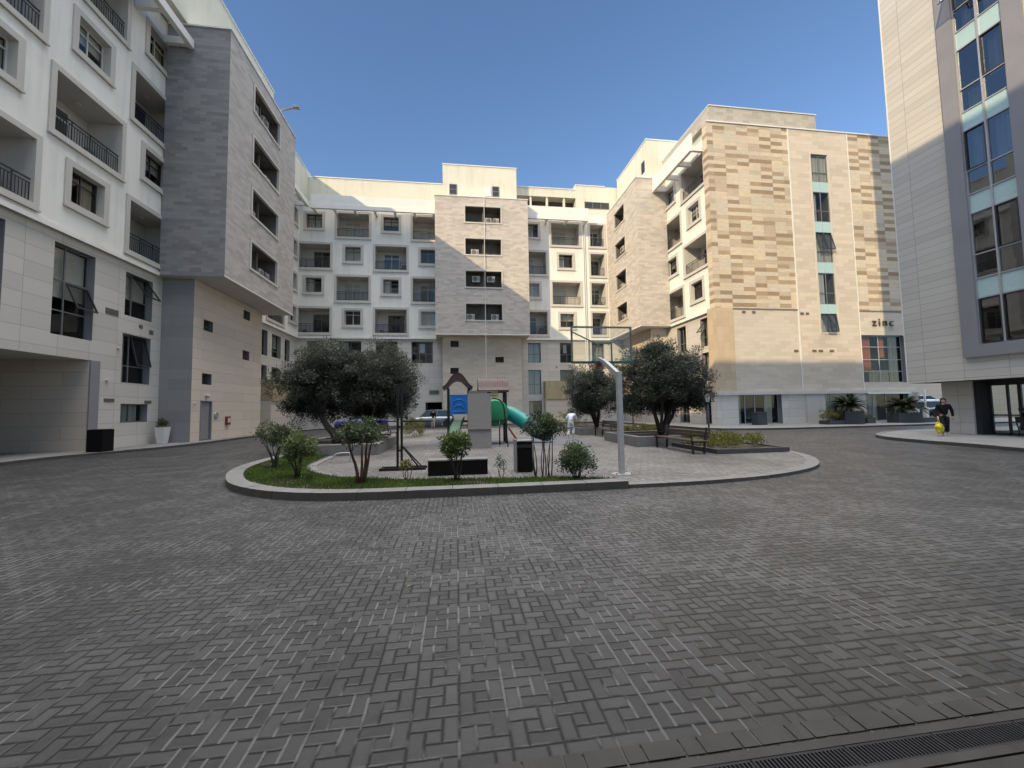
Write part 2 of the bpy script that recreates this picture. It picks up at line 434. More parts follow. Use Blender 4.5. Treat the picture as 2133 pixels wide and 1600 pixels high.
# ------------------------------------------------------------------ facade kit
_cache = {}
class Facade:
    """a wall plane: local x runs along it, local y goes into the building, local z is up"""
    def __init__(s, root, ox, oy, rot):
        s.root = root; s.ox, s.oy = ox, oy; s.rz = R(rot)
        s.c, s.s = round(math.cos(s.rz)), round(math.sin(s.rz))
    def loc(s, u, z, y=0.0):
        w = Vector((s.ox + u*s.c - y*s.s, s.oy + u*s.s + y*s.c, z))
        return w - s.root.location
    def put(s, name, me, u=0, z=0, y=0.0):
        return link(name, me, s.root, s.loc(u, z, y), s.rz)
    def build(s, name, mb, mats, bevel=0):
        return link(name, mb.mesh(name, mats), s.root, s.loc(0,0), s.rz, bevel)

def cached(key, fn):
    if key not in _cache: _cache[key] = fn()
    return _cache[key]

def frame_ring(mb, w, h, t, y0, y1, mi=0, cx=0, z0=0):
    a, b = cx-w/2, cx+w/2
    mb.box(a, b, y0, y1, z0, z0+t, mi); mb.box(a, b, y0, y1, z0+h-t, z0+h, mi)
    mb.box(a, a+t, y0, y1, z0+t, z0+h-t, mi); mb.box(b-t, b, y0, y1, z0+t, z0+h-t, mi)

def me_surround(w, h, t, out, dep, room, rd, revm):
    """stone frame round an opening with the dim room behind it"""
    mb = MB(); frame_ring(mb, w, h, t, -out, dep, 0)
    mb.box(-w/2-.03, w/2+.03, -out-.05, -out+.02, -.05, .03, 0)      # drip sill
    a, b, z0, z1 = -w/2+t, w/2-t, t, h-t
    y0, y1 = dep, dep+rd
    A, B, Z0, Z1 = a-.02, b+.02, z0-.02, z1+.02
    mb.poly([(A,y1,Z0),(B,y1,Z0),(B,y1,Z1),(A,y1,Z1)], 1)
    mb.poly([(A,y0,Z0),(A,y1,Z0),(A,y1,Z1),(A,y0,Z1)], 1); mb.poly([(B,y1,Z0),(B,y0,Z0),(B,y0,Z1),(B,y1,Z1)], 1)
    mb.poly([(A,y0,Z0),(B,y0,Z0),(B,y1,Z0),(A,y1,Z0)], 1); mb.poly([(A,y0,Z1),(A,y1,Z1),(B,y1,Z1),(B,y0,Z1)], 1)
    return mb.mesh('window', [M[revm], M[room]])

def me_grid(w, h, cols, rows, t, y0, y1, mat, z0=0, cx=0):
    """sash bars; cols / rows are lists of fractions"""
    mb = MB(); frame_ring(mb, w, h, t, y0, y1, 0, cx, z0)
    xs = [cx-w/2+t] + [cx-w/2+w*c for c in cols] + [cx+w/2-t]
    for c in cols:
        x = cx-w/2+w*c; mb.box(x-t*.5, x+t*.5, y0+.005, y1-.005, z0+t, z0+h-t)
    for r in rows:
        z = z0+h*r
        for i in range(len(xs)-1):
            mb.box(xs[i]+(t*.5 if i else 0), xs[i+1]-(t*.5 if i < len(xs)-2 else 0), y0+.008, y1-.008, z-t*.45, z+t*.45)
    return mb.mesh('sash', M[mat])

def me_quad(name, w, h, y, mat, z0=0, cx=0):
    mb = MB(); mb.poly([(cx-w/2,y,z0),(cx+w/2,y,z0),(cx+w/2,y,z0+h),(cx-w/2,y,z0+h)])
    return mb.mesh(name, M[mat])

def me_curtain(x0, x1, z0, z1, y, mat):
    mb = MB(); n = max(6, int((x1-x0)/.05)); ph = random.random()*6
    P = [(x0+(x1-x0)*i/n, y+.03*math.sin(i*1.25+ph)+.012*math.sin(i*2.9)) for i in range(n+1)]
    for i in range(n):
        a, b = P[i], P[i+1]
        mb.poly([(a[0],a[1],z0),(b[0],b[1],z0),(b[0],b[1],z1),(a[0],a[1],z1)])
    return mb.mesh('curtain', M[mat], True)

def window(F, u, z, style=0, sash='sash', y=0.0):
    """framed window, 2.2 x 2.1 outside, centred on u"""
    W, H, T = 2.2, 2.12, .27
    p = F.put('window', cached('sur', lambda: me_surround(W, H, T, .07, .36, 'room', .9, 'surround')), u, z, y)
    w, h = W-2*T, H-2*T
    link('sash', cached(('sash',sash), lambda: me_grid(w, h, [.5], [.72], .065, .28, .345, sash, T)), p)
    link('pane', cached('pane', lambda: me_quad('pane', w-.02, h-.02, .315, 'glass', T+.01)), p)
    st = style % 7
    def cur(k):
        z0, z1 = T+.03, T+h-.03
        if k == 0: return me_curtain(-w/2+.02, w/2-.02, z0, z1, .46, 'curtain')
        if k == 1: return me_curtain(-w/2+.02, -.12, z0, z1, .46, 'curtain')
        if k == 2: return me_quad('blind', w-.04, h*.5, .42, 'blind', T+h*.49)
        if k == 3: return me_curtain(.1, w/2-.02, z0, z1, .46, 'curtain2')
        if k == 4: return me_curtain(-w/2+.02, w*.2, z0, z1, .46, 'curtain')
        if k == 5: return me_quad('blind', w-.04, h*.94, .42, 'blind', T+h*.04)
        return None
    if st != 6:
        link('blind' if st in (2,5) else 'curtain', cached(('cur',st), lambda: cur(st)), p)
    return p

def balcony(F, u, z, style=0, W=3.85, y=0.0, sash='sash_white'):
    """framed loggia with railing and a glazed door in the back wall"""
    H, T, D = 3.1, .24, 1.55
    def shell():
        mb = MB(); frame_ring(mb, W, H, T, -.07, .30, 0)
        mb.box(-W/2-.03, W/2+.03, -.12, -.05, -.05, .03, 0)
        a, b, z0, z1 = -W/2+T-.02, W/2-T+.02, T-.02, H-T+.02
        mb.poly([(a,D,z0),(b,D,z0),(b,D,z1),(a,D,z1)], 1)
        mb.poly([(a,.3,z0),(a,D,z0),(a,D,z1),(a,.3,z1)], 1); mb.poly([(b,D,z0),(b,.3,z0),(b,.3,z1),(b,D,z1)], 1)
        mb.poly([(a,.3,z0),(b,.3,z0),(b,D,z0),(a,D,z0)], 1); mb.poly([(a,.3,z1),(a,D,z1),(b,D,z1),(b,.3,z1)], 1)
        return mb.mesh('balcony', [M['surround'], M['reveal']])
    p = F.put('balcony', cached(('bal',W), shell), u, z, y)
    w = W-2*T
    def rail():
        mb = MB(); zt = T+.98
        mb.box(-w/2, w/2, .07, .12, zt-.045, zt); mb.box(-w/2, w/2, .08, .11, zt-.20, zt-.17); mb.box(-w/2, w/2, .08, .11, T+.08, T+.11)
        n = int(w/.125)
        for i in range(n+1):
            x = -w/2+.02+(w-.04)*i/n; t = .026 if i % 7 == 0 else .010
            mb.box(x-t, x+t, .085, .105, T+(.0 if i % 7 == 0 else .11), zt-(.045 if i % 7 == 0 else .20))
        return mb.mesh('railing', M['rail'])
    link('railing', cached(('rail',W), rail), p)
    st = style % 6
    dw = 1.75 if W > 3 else 1.3
    cx = (-.35, .35, .15, -.15, .4, -.4)[st] if W > 3 else 0
    sm = ('sash_white','sash_dark','sash','sash_white','sash','sash_white')[st] if sash == 'mix' else sash
    link('balcony_door', cached(('bd',W,st,sm), lambda: me_grid(dw, 2.25, [.5], [.78], .07, D-.075, D-.01, sm, T+.02, cx)), p)
    link('pane', cached(('bp',W,st), lambda: me_quad('pane', dw-.04, 2.2, D-.035, 'glass', T+.04, cx)), p)
    dk = cached(('bk',W,st), lambda: me_quad('door_shade', dw-.05, 2.2, D-.015, ('room','dark','blind','room','dark','curtain')[st], T+.04, cx))
    link('door_shade', dk, p)
    def lamp():
        mb = MB(); mb.lathe((.3,.85,H-T-.07), [(.12,.09),(.14,.04),(.08,0)], 12); return mb.mesh('ceiling_lamp', M['ac'])
    link('ceiling_lamp', cached('blamp', lamp), p)
    if st in (1,4) and W > 3: aircon(p, -w/2+.55, D-.32, T+.02)
    if st == 3: link('stored_items', cached(('sto',W), lambda: stored(w)), p)
    return p

def stored(w):
    mb = MB()
    mb.box(w/2-.75, w/2-.15, .9, 1.4, .25, .8); mb.box(w/2-.66, w/2-.2, .95, 1.3, .81, 1.15)
    mb.lathe((-w/2+.45,.95,.25), [(.16,0),(.2,.3),(.22,.34)], 10); return mb.mesh('stored_items', M['vent'])

def aircon(p, x, y, z):
    def mk():
        mb = MB(); mb.box(-.42,.42,0,.3,0,.62)
        mb.lathe((-.1,-.002,.31), [(.26,-.02),(.26,.0),(.20,.01)], 16, 1, 'y')
        for k in range(6): mb.box(.22,.38,-.012,.0,.1+k*.07,.13+k*.07,1)
        return mb.mesh('air_conditioner', [M['ac'], M['vent']])
    return link('air_conditioner', cached('acu', mk), p, (x,y,z))

def niche(F, u, z, W=4.12, style=0):
    """unglazed service opening in the stone boxes, air conditioners inside"""
    H, T, D = 2.04, .15, 1.3
    def shell():
        mb = MB(); frame_ring(mb, W, H, T, -.06, .12, 0)
        a, b, z0, z1 = -W/2+T-.02, W/2-T+.02, T-.02, H-T+.02
        mb.poly([(a,D,z0),(b,D,z0),(b,D,z1),(a,D,z1)], 1)
        mb.poly([(a,.12,z0),(a,D,z0),(a,D,z1),(a,.12,z1)], 1); mb.poly([(b,D,z0),(b,.12,z0),(b,.12,z1),(b,D,z1)], 1)
        mb.poly([(a,.12,z0),(b,.12,z0),(b,D,z0),(a,D,z0)], 1); mb.poly([(a,.12,z1),(a,D,z1),(b,D,z1),(b,.12,z1)], 1)
        mb.box(-.06, .10, .5, .62, z0, z1, 1)
        return mb.mesh('service_opening', [M['surround'], M['room']])
    p = F.put('service_opening', cached(('ni',W), shell), u, z)
    for x in ((.7,1.35),(-.9,),(-1.4,1.2),(-.8,.8))[style % 4]: aircon(p, x*W/4.12, .45, T+.12 + (.6 if style % 4 == 3 else 0))
    return p

def podium_window(F, u, z, w, h, cols=(.5,), rows=(.3,), mat='sash', shade=0, opened=None, y=.15, dep=.35, glass='glass'):
    """flush grid window set back in the stone base"""
    def shell():
        mb = MB(); a, b = -w/2, w/2
        for q, mi in (([(a,0,0),(a,dep,0),(a,dep,h),(a,0,h)],0), ([(b,dep,0),(b,0,0),(b,0,h),(b,dep,h)],0), ([(a,0,0),(b,0,0),(b,dep,0),(a,dep,0)],0), ([(a,0,h),(a,dep,h),(b,dep,h),(b,0,h)],0)):
            mb.poly(q, mi)
        y0, y1 = dep, dep+1.4
        for q in ([(a,y1,0),(b,y1,0),(b,y1,h),(a,y1,h)], [(a,y0,0),(a,y1,0),(a,y1,h),(a,y0,h)], [(b,y1,0),(b,y0,0),(b,y0,h),(b,y1,h)], [(a,y0,0),(b,y0,0),(b,y1,0),(a,y1,0)], [(a,y0,h),(a,y1,h),(b,y1,h),(b,y0,h)]):
            mb.poly(q, 1)
        return mb.mesh('window', [M['towerframe'], M['dark']])
    p = F.put('window', shell(), u, z, y)
    link('sash', me_grid(w-.01, h-.01, list(cols), list(rows), .06, dep-.075, dep-.01, mat, .005), p)
    link('pane', me_quad('pane', w-.03, h-.03, dep-.04, glass, .015), p)
    if shade == 1: link('curtain', me_curtain(-w/2+.05, w/2-.05, .05, h-.05, dep+.15, 'curtain'), p)
    if shade == 2: link('curtain', me_curtain(-w/2+.05, -w*.12, .05, h-.05, dep+.15, 'curtain'), p)
    if shade == 3: link('blind', me_quad('blind', w-.08, h*.55, dep+.08, 'blind', h*.43), p)
    if shade == 4: link('notice', me_quad('notice', w*.28, h*.42, dep+.02, 'paper', h*.5, -w*.03), p)
    if opened:      # a top-hung sash pushed out: (u0,u1,z0,z1) as fractions, degrees
        a, b, c, d, ang = opened; ww = (b-a)*w; hh = (d-c)*h
        s = MB(); frame_ring(s, ww, hh, .055, -.03, .03, 0, 0, -hh)
        o = link('open_sash', s.mesh('open_sash', M['sash_dark']), p, (-w/2+w*(a+b)/2, dep-.1, h*d)); o.rotation_euler = (R(-ang),0,0)
        q = MB(); q.poly([(-ww/2+.03,0,-hh+.03),(ww/2-.03,0,-hh+.03),(ww/2-.03,0,-.03),(-ww/2+.03,0,-.03)])
        g = link('open_sash_pane', q.mesh('open_sash_pane', M['glass']), p, (-w/2+w*(a+b)/2, dep-.1, h*d)); g.rotation_euler = (R(-ang),0,0)
    return p

def vent(F, u, z, w=.35, h=.2, y=.15):
    def mk():
        mb = MB(); mb.box(-w/2,w/2,-.02,.03,0,h)
        for k in range(max(2,int(h/.06))): mb.box(-w/2+.02,w/2-.02,-.032,-.018,.02+k*.06,.045+k*.06)
        return mb.mesh('vent', M['vent'])
    return F.put('vent', cached(('v',w,h), mk), u, z, y)

def square_hole(F, u, z, w=.92, h=.66, y=0):
    mb = MB(); a, b = -w/2, w/2
    for q in ([(a,.45,0),(b,.45,0),(b,.45,h),(a,.45,h)],): mb.poly(q, 1)
    for q in ([(a,0,0),(a,.45,0),(a,.45,h),(a,0,h)], [(b,.45,0),(b,0,0),(b,0,h),(b,.45,h)], [(a,0,0),(b,0,0),(b,.45,0),(a,.45,0)], [(a,0,h),(a,.45,h),(b,.45,h),(b,0,h)]): mb.poly(q, 0)
    for k in range(5): mb.box(a+.01,b-.01,.3,.36,.04+k*h/5,.07+k*h/5,0)
    return F.put('louvred_opening', cached(('sq',w,h), lambda: mb.mesh('louvred_opening', [M['vent'], M['dark']])), u, z, y)

M['terrace'] = plain('brown_terrace', (.10,.07,.048), .8, var=.4, scale=.8)
ZL = [9.97, 13.52, 17.06, 20.62]          # loggia sills, four storeys
ZW = [10.80, 14.33, 17.87, 21.42]         # window sills
ZN = [11.06, 14.64, 18.20, 21.78]         # service openings
LW, LH, WW, WH = 3.85, 3.1, 2.2, 2.12

def column(F, holes, u, first, seed, W=LW, sash='mix'):
    """four storeys of alternating loggias and windows; first = 'L' or 'W' at the bottom"""
    for k in range(4):
        isl = (k % 2 == 0) == (first == 'L') if first != 'N' else True
        st = (seed*5 + k*3 + (seed*k) % 4)
        if isl:
            balcony(F, u, ZL[k], st, W, sash=sash); holes.append((u-W/2+.06, u+W/2-.06, ZL[k]+.06, ZL[k]+LH-.06))
        else:
            window(F, u, ZW[k], st, ('sash','sash_white','sash_dark')[(seed+k) % 3]); holes.append((u-WW/2+.06, u+WW/2-.06, ZW[k]+.06, ZW[k]+WH-.06))

def pergola(F, u0, u1, out=1.5, z0=23.22, z1=23.72, top=None, pitch=2.02, parent=None):
    """canopy edge beam held on cross beams, open between"""
    mb = MB(); mb.box(u0, u1, -out, -out+.28, z0, z1)
    if top: mb.box(u0, u1, -out+.06, -out+.28, z1, top)
    n = max(1, int((u1-u0)/pitch))
    for i in range(n+1):
        u = u0+.15+(u1-u0-.3)*i/n; mb.box(u-.13, u+.13, -out+.28, -.02, z0+.05, z1-.03)
    return F.build('canopy', mb, M['fascia'], .01)

def coping(mb, x0, x1, y0, y1, z, mi=0, h=.12, o=.06):
    mb.box(x0-o, x1+o, y0-o, y1+o, z, z+h, mi)

# ------------------------------------------------------------------ left wing (faces +X)
XL = -16.7
left = empty('apartment_building', (XL,25,0), label='white rendered apartment wing with loggias and a taupe stone box jutting over the planter', cat='building')
FL = Facade(left, XL, 0, 90)
hl = []
for i in range(6):
    u = 24.4-4.05*i
    column(FL, hl, u, 'L' if i % 2 == 0 else 'W', i+1, sash='mix')
column(FL, hl, 39.8, 'L', 3, sash='mix')
for k in range(4):
    window(FL, 43.65, ZW[k], k); hl.append((43.65-1.04, 43.65+1.04, ZW[k]+.06, ZW[k]+2.06))
mb = MB(); mb.wall(-9, 45.2, 9.65, 24.7, hl); mb.poly([(-9,0,9.65),(45.2,0,9.65),(45.2,.15,9.65),(-9,.15,9.65)])
mb.box(-9, 24.9, -.07, -.005, 9.56, 9.78); mb.box(34.7, 45.1, -.07, -.005, 9.56, 9.78)
FL.build('white_wall', mb, M['render'])
# stone base with its openings
gh = [(10.0, 21.05, 0, 4.27)]
wl = [(20.15,5.18,1.95,3.97,(.42,),(.28,.62),3,(.44,.98,.30,.60,24)), (16.3,5.18,1.95,3.97,(.42,),(.28,.62),2,None), (12.2,5.18,1.95,3.97,(.42,),(.28,.62),1,None), (8.2,5.18,1.95,3.97,(.42,),(.28,.62),0,None),
      (23.83,6.85,1.86,2.26,(.42,),(.42,),3,(.44,.98,.42,.98,34)), (23.8,3.35,1.9,2.55,(.42,),(.36,),2,(.44,.98,.36,.98,13)), (23.8,1.31,1.8,.97,(.5,),(),1,None),
      (38.1,6.8,1.1,2.25,(.5,),(.3,),0,None),(40.45,6.85,1.9,2.15,(.5,),(.3,),3,None),(42.9,6.85,1.2,2.15,(.5,),(.3,),0,None),(38.1,4.55,1.0,1.35,(.5,),(),0,None),(40.4,4.6,1.7,1.3,(.5,),(),0,None),(42.6,1.3,.9,1.5,(.5,),(),0,None)]
for u,z,w,h,c,r,sh,op in wl:
    podium_window(FL, u, z, w, h, c, r, 'sash', sh, op); gh.append((u-w/2, u+w/2, z, z+h))
mb = MB(); mb.wall(-9, 45.6, 0, 9.65, gh, .15); FL.build('stone_base', mb, M['podium'])
mb = MB()      # covered car passage under the building
a, b, h = 10.0, 21.05, 4.27
mb.poly([(b,.15,0),(b,7,0),(b,7,h),(b,.15,h)],1); mb.poly([(a,7,0),(a,.15,0),(a,.15,h),(a,7,h)],1); mb.poly([(a,7,0),(b,7,0),(b,7,h),(a,7,h)],1); mb.poly([(a,.15,h),(a,7,h),(b,7,h),(b,.15,h)],2)
mb.box(b, b+.5, .08, .149, 0, h, 0)
FL.build('car_passage', mb, [M['towerframe'], M['stair'], M['reveal']])
for u, z, w, h in ((22.15,6.65,.75,.3),(22.2,2.35,.6,.18),(24.7,2.32,.5,.16),(24.75,6.15,.3,.25),(24.0,6.35,.25,.2)): vent(FL, u, z, w, h)
for u, z in ((22.6,5.05),(22.0,3.4)):
    q = MB(); q.lathe((0,-.06,0), [(.06,-.02),(.07,.05),(.05,.12)], 10, 0, 'y'); FL.put('security_camera', q.mesh('security_camera', M['ac']), u, z, .12)
# stone box
FB = Facade(left, -13.25, 0, 90); nh = []
for k in range(4):
    niche(FB, 29.72, ZN[k]-.05, 4.12, k); nh.append((29.72-2.0, 29.72+2.0, ZN[k]+.0, ZN[k]+1.95))
mb = MB(); mb.wall(24.9, 34.7, 9.6, 24.7, nh); L = 3.42
mb.poly([(24.9,0,9.6),(24.9,L,9.6),(24.9,L,24.7),(24.9,0,24.7)],2); mb.poly([(34.7,L,9.6),(34.7,0,9.6),(34.7,0,24.7),(34.7,L,24.7)])
mb.poly([(24.9,0,24.7),(24.9,L,24.7),(34.7,L,24.7),(34.7,0,24.7)]); mb.poly([(24.9,0,9.6),(34.7,0,9.6),(34.7,L,9.6),(24.9,L,9.6)],1)
FB.build('stone_box', mb, [M['brick_taupe'], M['surround'], M['brick_shaded']])
mb = MB(); coping(mb, 24.9, 34.7, 0, L, 24.71, h=.09, o=.05); FB.build('box_coping', mb, M['coping']); mb = MB(); mb.box(24.86,34.74,-.03,-.003,9.60,9.68); FB.build('box_edge', mb, M['coping'])
# stair tower under the box
FS = Facade(left, -15.16, 0, 90)
sh_ = [(26.45,27.4,6.77,7.43),(31.0,31.92,8.5,9.16),(31.0,31.92,5.55,6.22),(26.45,27.4,3.48,4.15),(26.4,27.45,.1,2.45)]
for a,b,c,d in sh_[:4]: square_hole(FS, (a+b)/2, c, b-a, d-c)
mb = MB(); mb.wall(25.5, 33.8, 0, 9.59, sh_)
mb.poly([(25.5,0,0),(25.5,1.7,0),(25.5,1.7,9.59),(25.5,0,9.59)],1); mb.poly([(33.8,1.6,0),(33.8,0,0),(33.8,0,9.59),(33.8,1.6,9.59)])
FS.build('stair_tower', mb, [M['stair'], M['stair_shaded']])
mb = MB(); mb.box(26.4,27.45,.12,.2,.1,2.45); mb.box(26.47,27.38,.08,.12,.16,2.38); mb.box(26.35,26.4,-.03,.2,.1,2.5); mb.box(27.45,27.5,-.03,.2,.1,2.5); mb.box(26.35,27.5,-.03,.2,2.45,2.5)
dr = FS.build('service_door', mb, M['towerframe'])
q = MB(); q.box(26.52,26.56,.0,.08,1.0,1.04); q.box(26.52,26.56,-.03,.0,.75,1.35); link('door_handle', q.mesh('door_handle', M['sash_tower']), dr)
q = MB(); q.lathe((26.9,-.1,2.78), [(.06,-.1),(.12,-.04),(.14,.04),(.08,.1)], 12); FS.build('wall_lamp', q, M['ac'])
q = MB(); q.lathe((27.95,-.05,1.6), [(.2,-.03),(.22,.02),(.22,.05)], 18, 0, 'y'); q.box(27.93,27.97,-.1,-.07,1.45,1.75); FS.build('round_intercom', q, M['steel'])
q = MB(); q.box(29.0,29.42,-.14,0,.95,1.5); q.box(29.05,29.37,-.155,-.139,1.1,1.4,1); FS.build('fire_hose_box', q, [M['red'], M['ac']])
q = MB(); q.lathe((25.8,-.08,2.33), [(.05,-.03),(.07,.05),(.05,.1)], 10, 0, 'y'); FS.build('security_camera', q, M['ac'])
# ribbed bay near the inner corner
mb = MB(); mb.box(37.45,41.1,-.9,.14,2.72,4.5); FL.build('ribbed_bay', mb, M['gold'])
mb = MB(); mb.box(37.45,41.1,-.75,.14,0,2.71); FL.build('bay_wall', mb, M['stair'])
# roof storeys
mb = MB(); mb.box(-9.0, 36.0, .6, 12, 24.7, 27.9); mb.box(36.0, 47.0, -.5, 12, 24.7, 28.3)
FL.build('roof_storey', mb, M['attic'])
mb = MB(); mb.box(20.0, 36.0, -1.1, .59, 24.8, 29.6); mb.box(20.0, 36.0, .6, 8, 27.95, 29.6); FL.build('penthouse', mb, M['attic'])
mb = MB(); coping(mb, 20.0, 36.0, -1.1, 8, 29.61, h=.1); coping(mb, 36.2, 47, -.5, 12, 28.31, h=.1); coping(mb, -9, 19.8, .6, 12, 27.91, h=.1); FL.build('roof_coping', mb, M['coping'])
mb = MB(); mb.box(28.9,29.7,-1.14,-1.09,26.9,27.9); FL.build('roof_window', mb, M['sash_dark'])
mb = MB(); mb.poly([(-9,0,24.7),(45.2,0,24.7),(45.2,12,24.7),(-9,12,24.7)]); mb.poly([(-9,0,0),(-9,12,0),(-9,12,24.7),(-9,0,24.7)]); mb.poly([(-9,12,0),(45.2,12,0),(45.2,12,24.7),(-9,12,24.7)])
FL.build('roof', mb, M['concrete'])
pergola(FL, -9, 24.85); pergola(FL, 34.75, 43.6)
q = MB(); q.bar((31.9,-3.3,25.0),(31.9,-4.4,25.35),.12,.12); q.box(31.75,32.05,-4.75,-4.35,25.3,25.44); FL.build('floodlight_arm', q, M['steel'])

# ------------------------------------------------------------------ centre wing (faces -Y)
YC = 45.2
mid = empty('apartment_building', (3,YC,0), label='cream apartment wing across the end of the courtyard behind the playground', cat='building')
FC = Facade(mid, 0, YC, 0); hc = []
for u, f, sd in ((-15.2,'L',2),(-11.15,'W',4),(-7.1,'L',5),(-3.05,'W',1),(8.8,'L',3),(12.88,'W',6)): column(FC, hc, u, f, sd)
column(FC, hc, 16.78, 'N', 2, 2.2)
mb = MB(); mb.wall(-16.7, 21.2, 9.65, 24.7, hc); mb.poly([(-16.7,0,9.65),(21.2,0,9.65),(21.2,.15,9.65),(-16.7,.15,9.65)])
mb.box(-16.6,-2.16,-.07,-.005,9.56,9.78); mb.box(7.96,18.0,-.07,-.005,9.56,9.78); FC.build('white_wall', mb, M['render'])
for x in (15.02,15.22):
    mb = MB(); mb.tube([(x,-.1,0),(x,-.1,24.6)], .055, 8); FC.build('downpipe', mb, M['coping'])
ph = [(-3.42,-1.62,0,2.55)]
pw = [(-3.75,6.88,2.34,2.42,(.36,.66),(.45,),4),(8.92,6.93,1.5,2.28,(.5,),(.45,),1),(8.9,3.3,1.5,2.78,(.5,),(.42,),1),(8.92,.25,1.5,2.3,(.6,),(),2),(12.68,6.92,1.45,2.33,(.6,),(.42,),4),(12.7,3.3,1.6,2.78,(.5,),(.42,),1),
      (-7.6,6.88,2.3,2.42,(.36,.66),(.45,),0),(-11.4,6.88,2.3,2.42,(.5,),(.45,),2),(-15.0,6.88,1.6,2.42,(.5,),(.45,),0),(-11.4,3.3,2.0,2.6,(.5,),(.42,),1),(-14.9,3.3,1.6,2.6,(.5,),(.42,),0),(16.6,6.9,1.4,2.3,(.5,),(.42,),1),(16.6,3.3,1.4,2.6,(.5,),(.42,),0),(-7.6,3.3,2.0,2.6,(.5,),(.42,),3)]
for u,z,w,h,c,r,sh in pw:
    podium_window(FC, u, z, w, h, c, r, 'sash', sh); ph.append((u-w/2,u+w/2,z,z+h))
for u,z,w in ((-9.5,0,3.4),):
    ph.append((u-w/2,u+w/2,z,2.6))
mb = MB(); mb.wall(-17.4, 21.6, 0, 9.65, ph, .15); FC.build('stone_base', mb, M['podium'])
for a,b,h in ((-3.42,-1.62,2.55),(-11.2,-7.8,2.6)):
    mb = MB()
    mb.poly([(a,4,0),(b,4,0),(b,4,h),(a,4,h)],1); mb.poly([(a,.15,0),(a,4,0),(a,4,h),(a,.15,h)],0); mb.poly([(b,4,0),(b,.15,0),(b,.15,h),(b,4,h)],0); mb.poly([(a,.15,h),(a,4,h),(b,4,h),(b,.15,h)],1)
    FC.build('garage_opening', mb, [M['reveal'], M['dark']])
vent(FC, -2.46, 3.42, 1.05, .46); vent(FC, -4.37, 2.26, .45, .2)
for u,z in ((-4.6,7.9),(11.5,6.3),(10.6,2.2)): vent(FC, u, z, .18, .18)
mb = MB(); mb.box(9.9,12.4,-1.0,.14,2.7,4.75); FC.build('ribbed_bay', mb, M['gold'])
mb = MB(); mb.box(9.9,12.4,-.9,.14,0,2.69); FC.build('bay_wall', mb, M['tan_low'])
FN = Facade(mid, 0, 42.6, 0); nh = []
for k in range(4):
    niche(FN, 3.0, ZN[k], 4.16, (0,1,3,2)[3-k]); nh.append((3.0-2.02,3.0+2.02,ZN[k]+.05,ZN[k]+2.0))
mb = MB(); mb.wall(-2.15, 7.95, 9.6, 24.7, nh)
for x in (-2.15, 7.95): mb.poly([(x,0,9.6),(x,2.6,9.6),(x,2.6,24.7),(x,0,24.7)])
mb.poly([(-2.15,0,24.7),(7.95,0,24.7),(7.95,2.6,24.7),(-2.15,2.6,24.7)]); mb.poly([(-2.15,0,9.6),(-2.15,2.6,9.6),(7.95,2.6,9.6),(7.95,0,9.6)],1)
FN.build('stone_box', mb, [M['brick'], M['surround']])
mb = MB(); coping(mb, -2.15, 7.95, 0, 2.6, 24.71, h=.09, o=.05); FN.build('box_coping', mb, M['coping']); mb = MB(); mb.box(-2.19,7.99,-.03,-.003,9.60,9.70); FN.build('box_edge', mb, M['coping'])
mb = MB(); mb.tube([(3.12,-.14,.2),(3.12,-.14,24.6)], .028, 6); FN.build('cable_pipe', mb, M['coping'])
sq = [(-.62,.26,8.48,9.15),(4.24,5.18,6.77,7.4),(-.65,.25,5.54,6.2)]
F2 = Facade(mid, 0, 43.8, 0)
for a,b,c,d in sq: square_hole(F2, (a+b)/2, c, b-a, d-c)
mb = MB(); mb.wall(-1.47, 7.16, 0, 9.59, sq)
for x in (-1.47, 7.16): mb.poly([(x,0,0),(x,1.5,0),(x,1.5,9.59),(x,0,9.59)])
F2.build('stair_tower', mb, M['tan_low'])
mb = MB(); mb.box(-16.2, 21.2, .8, 12, 24.75, 27.85); 
mbp = MB(); mbp.box(-1.34, 6.98, -1.1, .79, 24.8, 29.13); mbp.box(-1.34, 6.98, .8, 6, 27.9, 29.13)
mb = MB(); mb.box(-16.2, 7.2, .8, 12, 24.75, 27.85); mb.box(7.2, 14.5, 3.4, 12, 24.75, 26.9); mb.box(7.2, 14.4, .4, 12, 26.9, 27.9); mb.box(14.4, 21.2, .25, 12, 24.75, 28.4)
for x in (8.9, 10.9, 13.0): mb.box(x-.12, x+.12, .5, .8, 24.75, 26.9)
FC.build('roof_storey', mb, M['attic'])
FC.build('penthouse', mbp, M['attic'])
mb = MB(); coping(mb, -1.34, 6.98, -1.1, 6, 29.14, h=.1); coping(mb, -15.6, -1.5, .8, 12, 27.86, h=.1); coping(mb, 7.2, 14.3, .4, 12, 27.91, h=.1); coping(mb, 14.4, 18, .25, 12, 28.41, h=.1); FC.build('roof_coping', mb, M['coping'])
for x,w in ((-.2,.85),(4.58,.8)):
    p = FC.put('roof_window', cached(('rw',w), lambda: me_grid(w, 1.2, [], [.5], .07, -.05, 0, 'sash', 0)), x, 25.7, -1.1)
    link('pane', cached(('rwp',w), lambda: me_quad('pane', w-.06, 1.14, -.02, 'spandrel' if w < 0 else 'sash_dark', .03)), p)
mb = MB(); mb.box(3.3,4.0,-1.2,-1.1,25.75,26.8); FC.build('roof_panel', mb, M['coping'])
mb = MB(); mb.box(7.25,14.35,1.6,3.39,24.76,26.89); FC.build('terrace_wall', mb, M['terrace'])
p = FC.put('roof_window', me_grid(3.1, .85, [.33,.66], [], .07, -.04, .02, 'sash', 0), 17.0, 25.6, .25); link('pane', me_quad('pane', 3.0, .8, -.01, 'sash_dark', .03), p)
pergola(FC, -15.1, -2.2, top=24.75); pergola(FC, 8.0, 15.3, top=24.75)

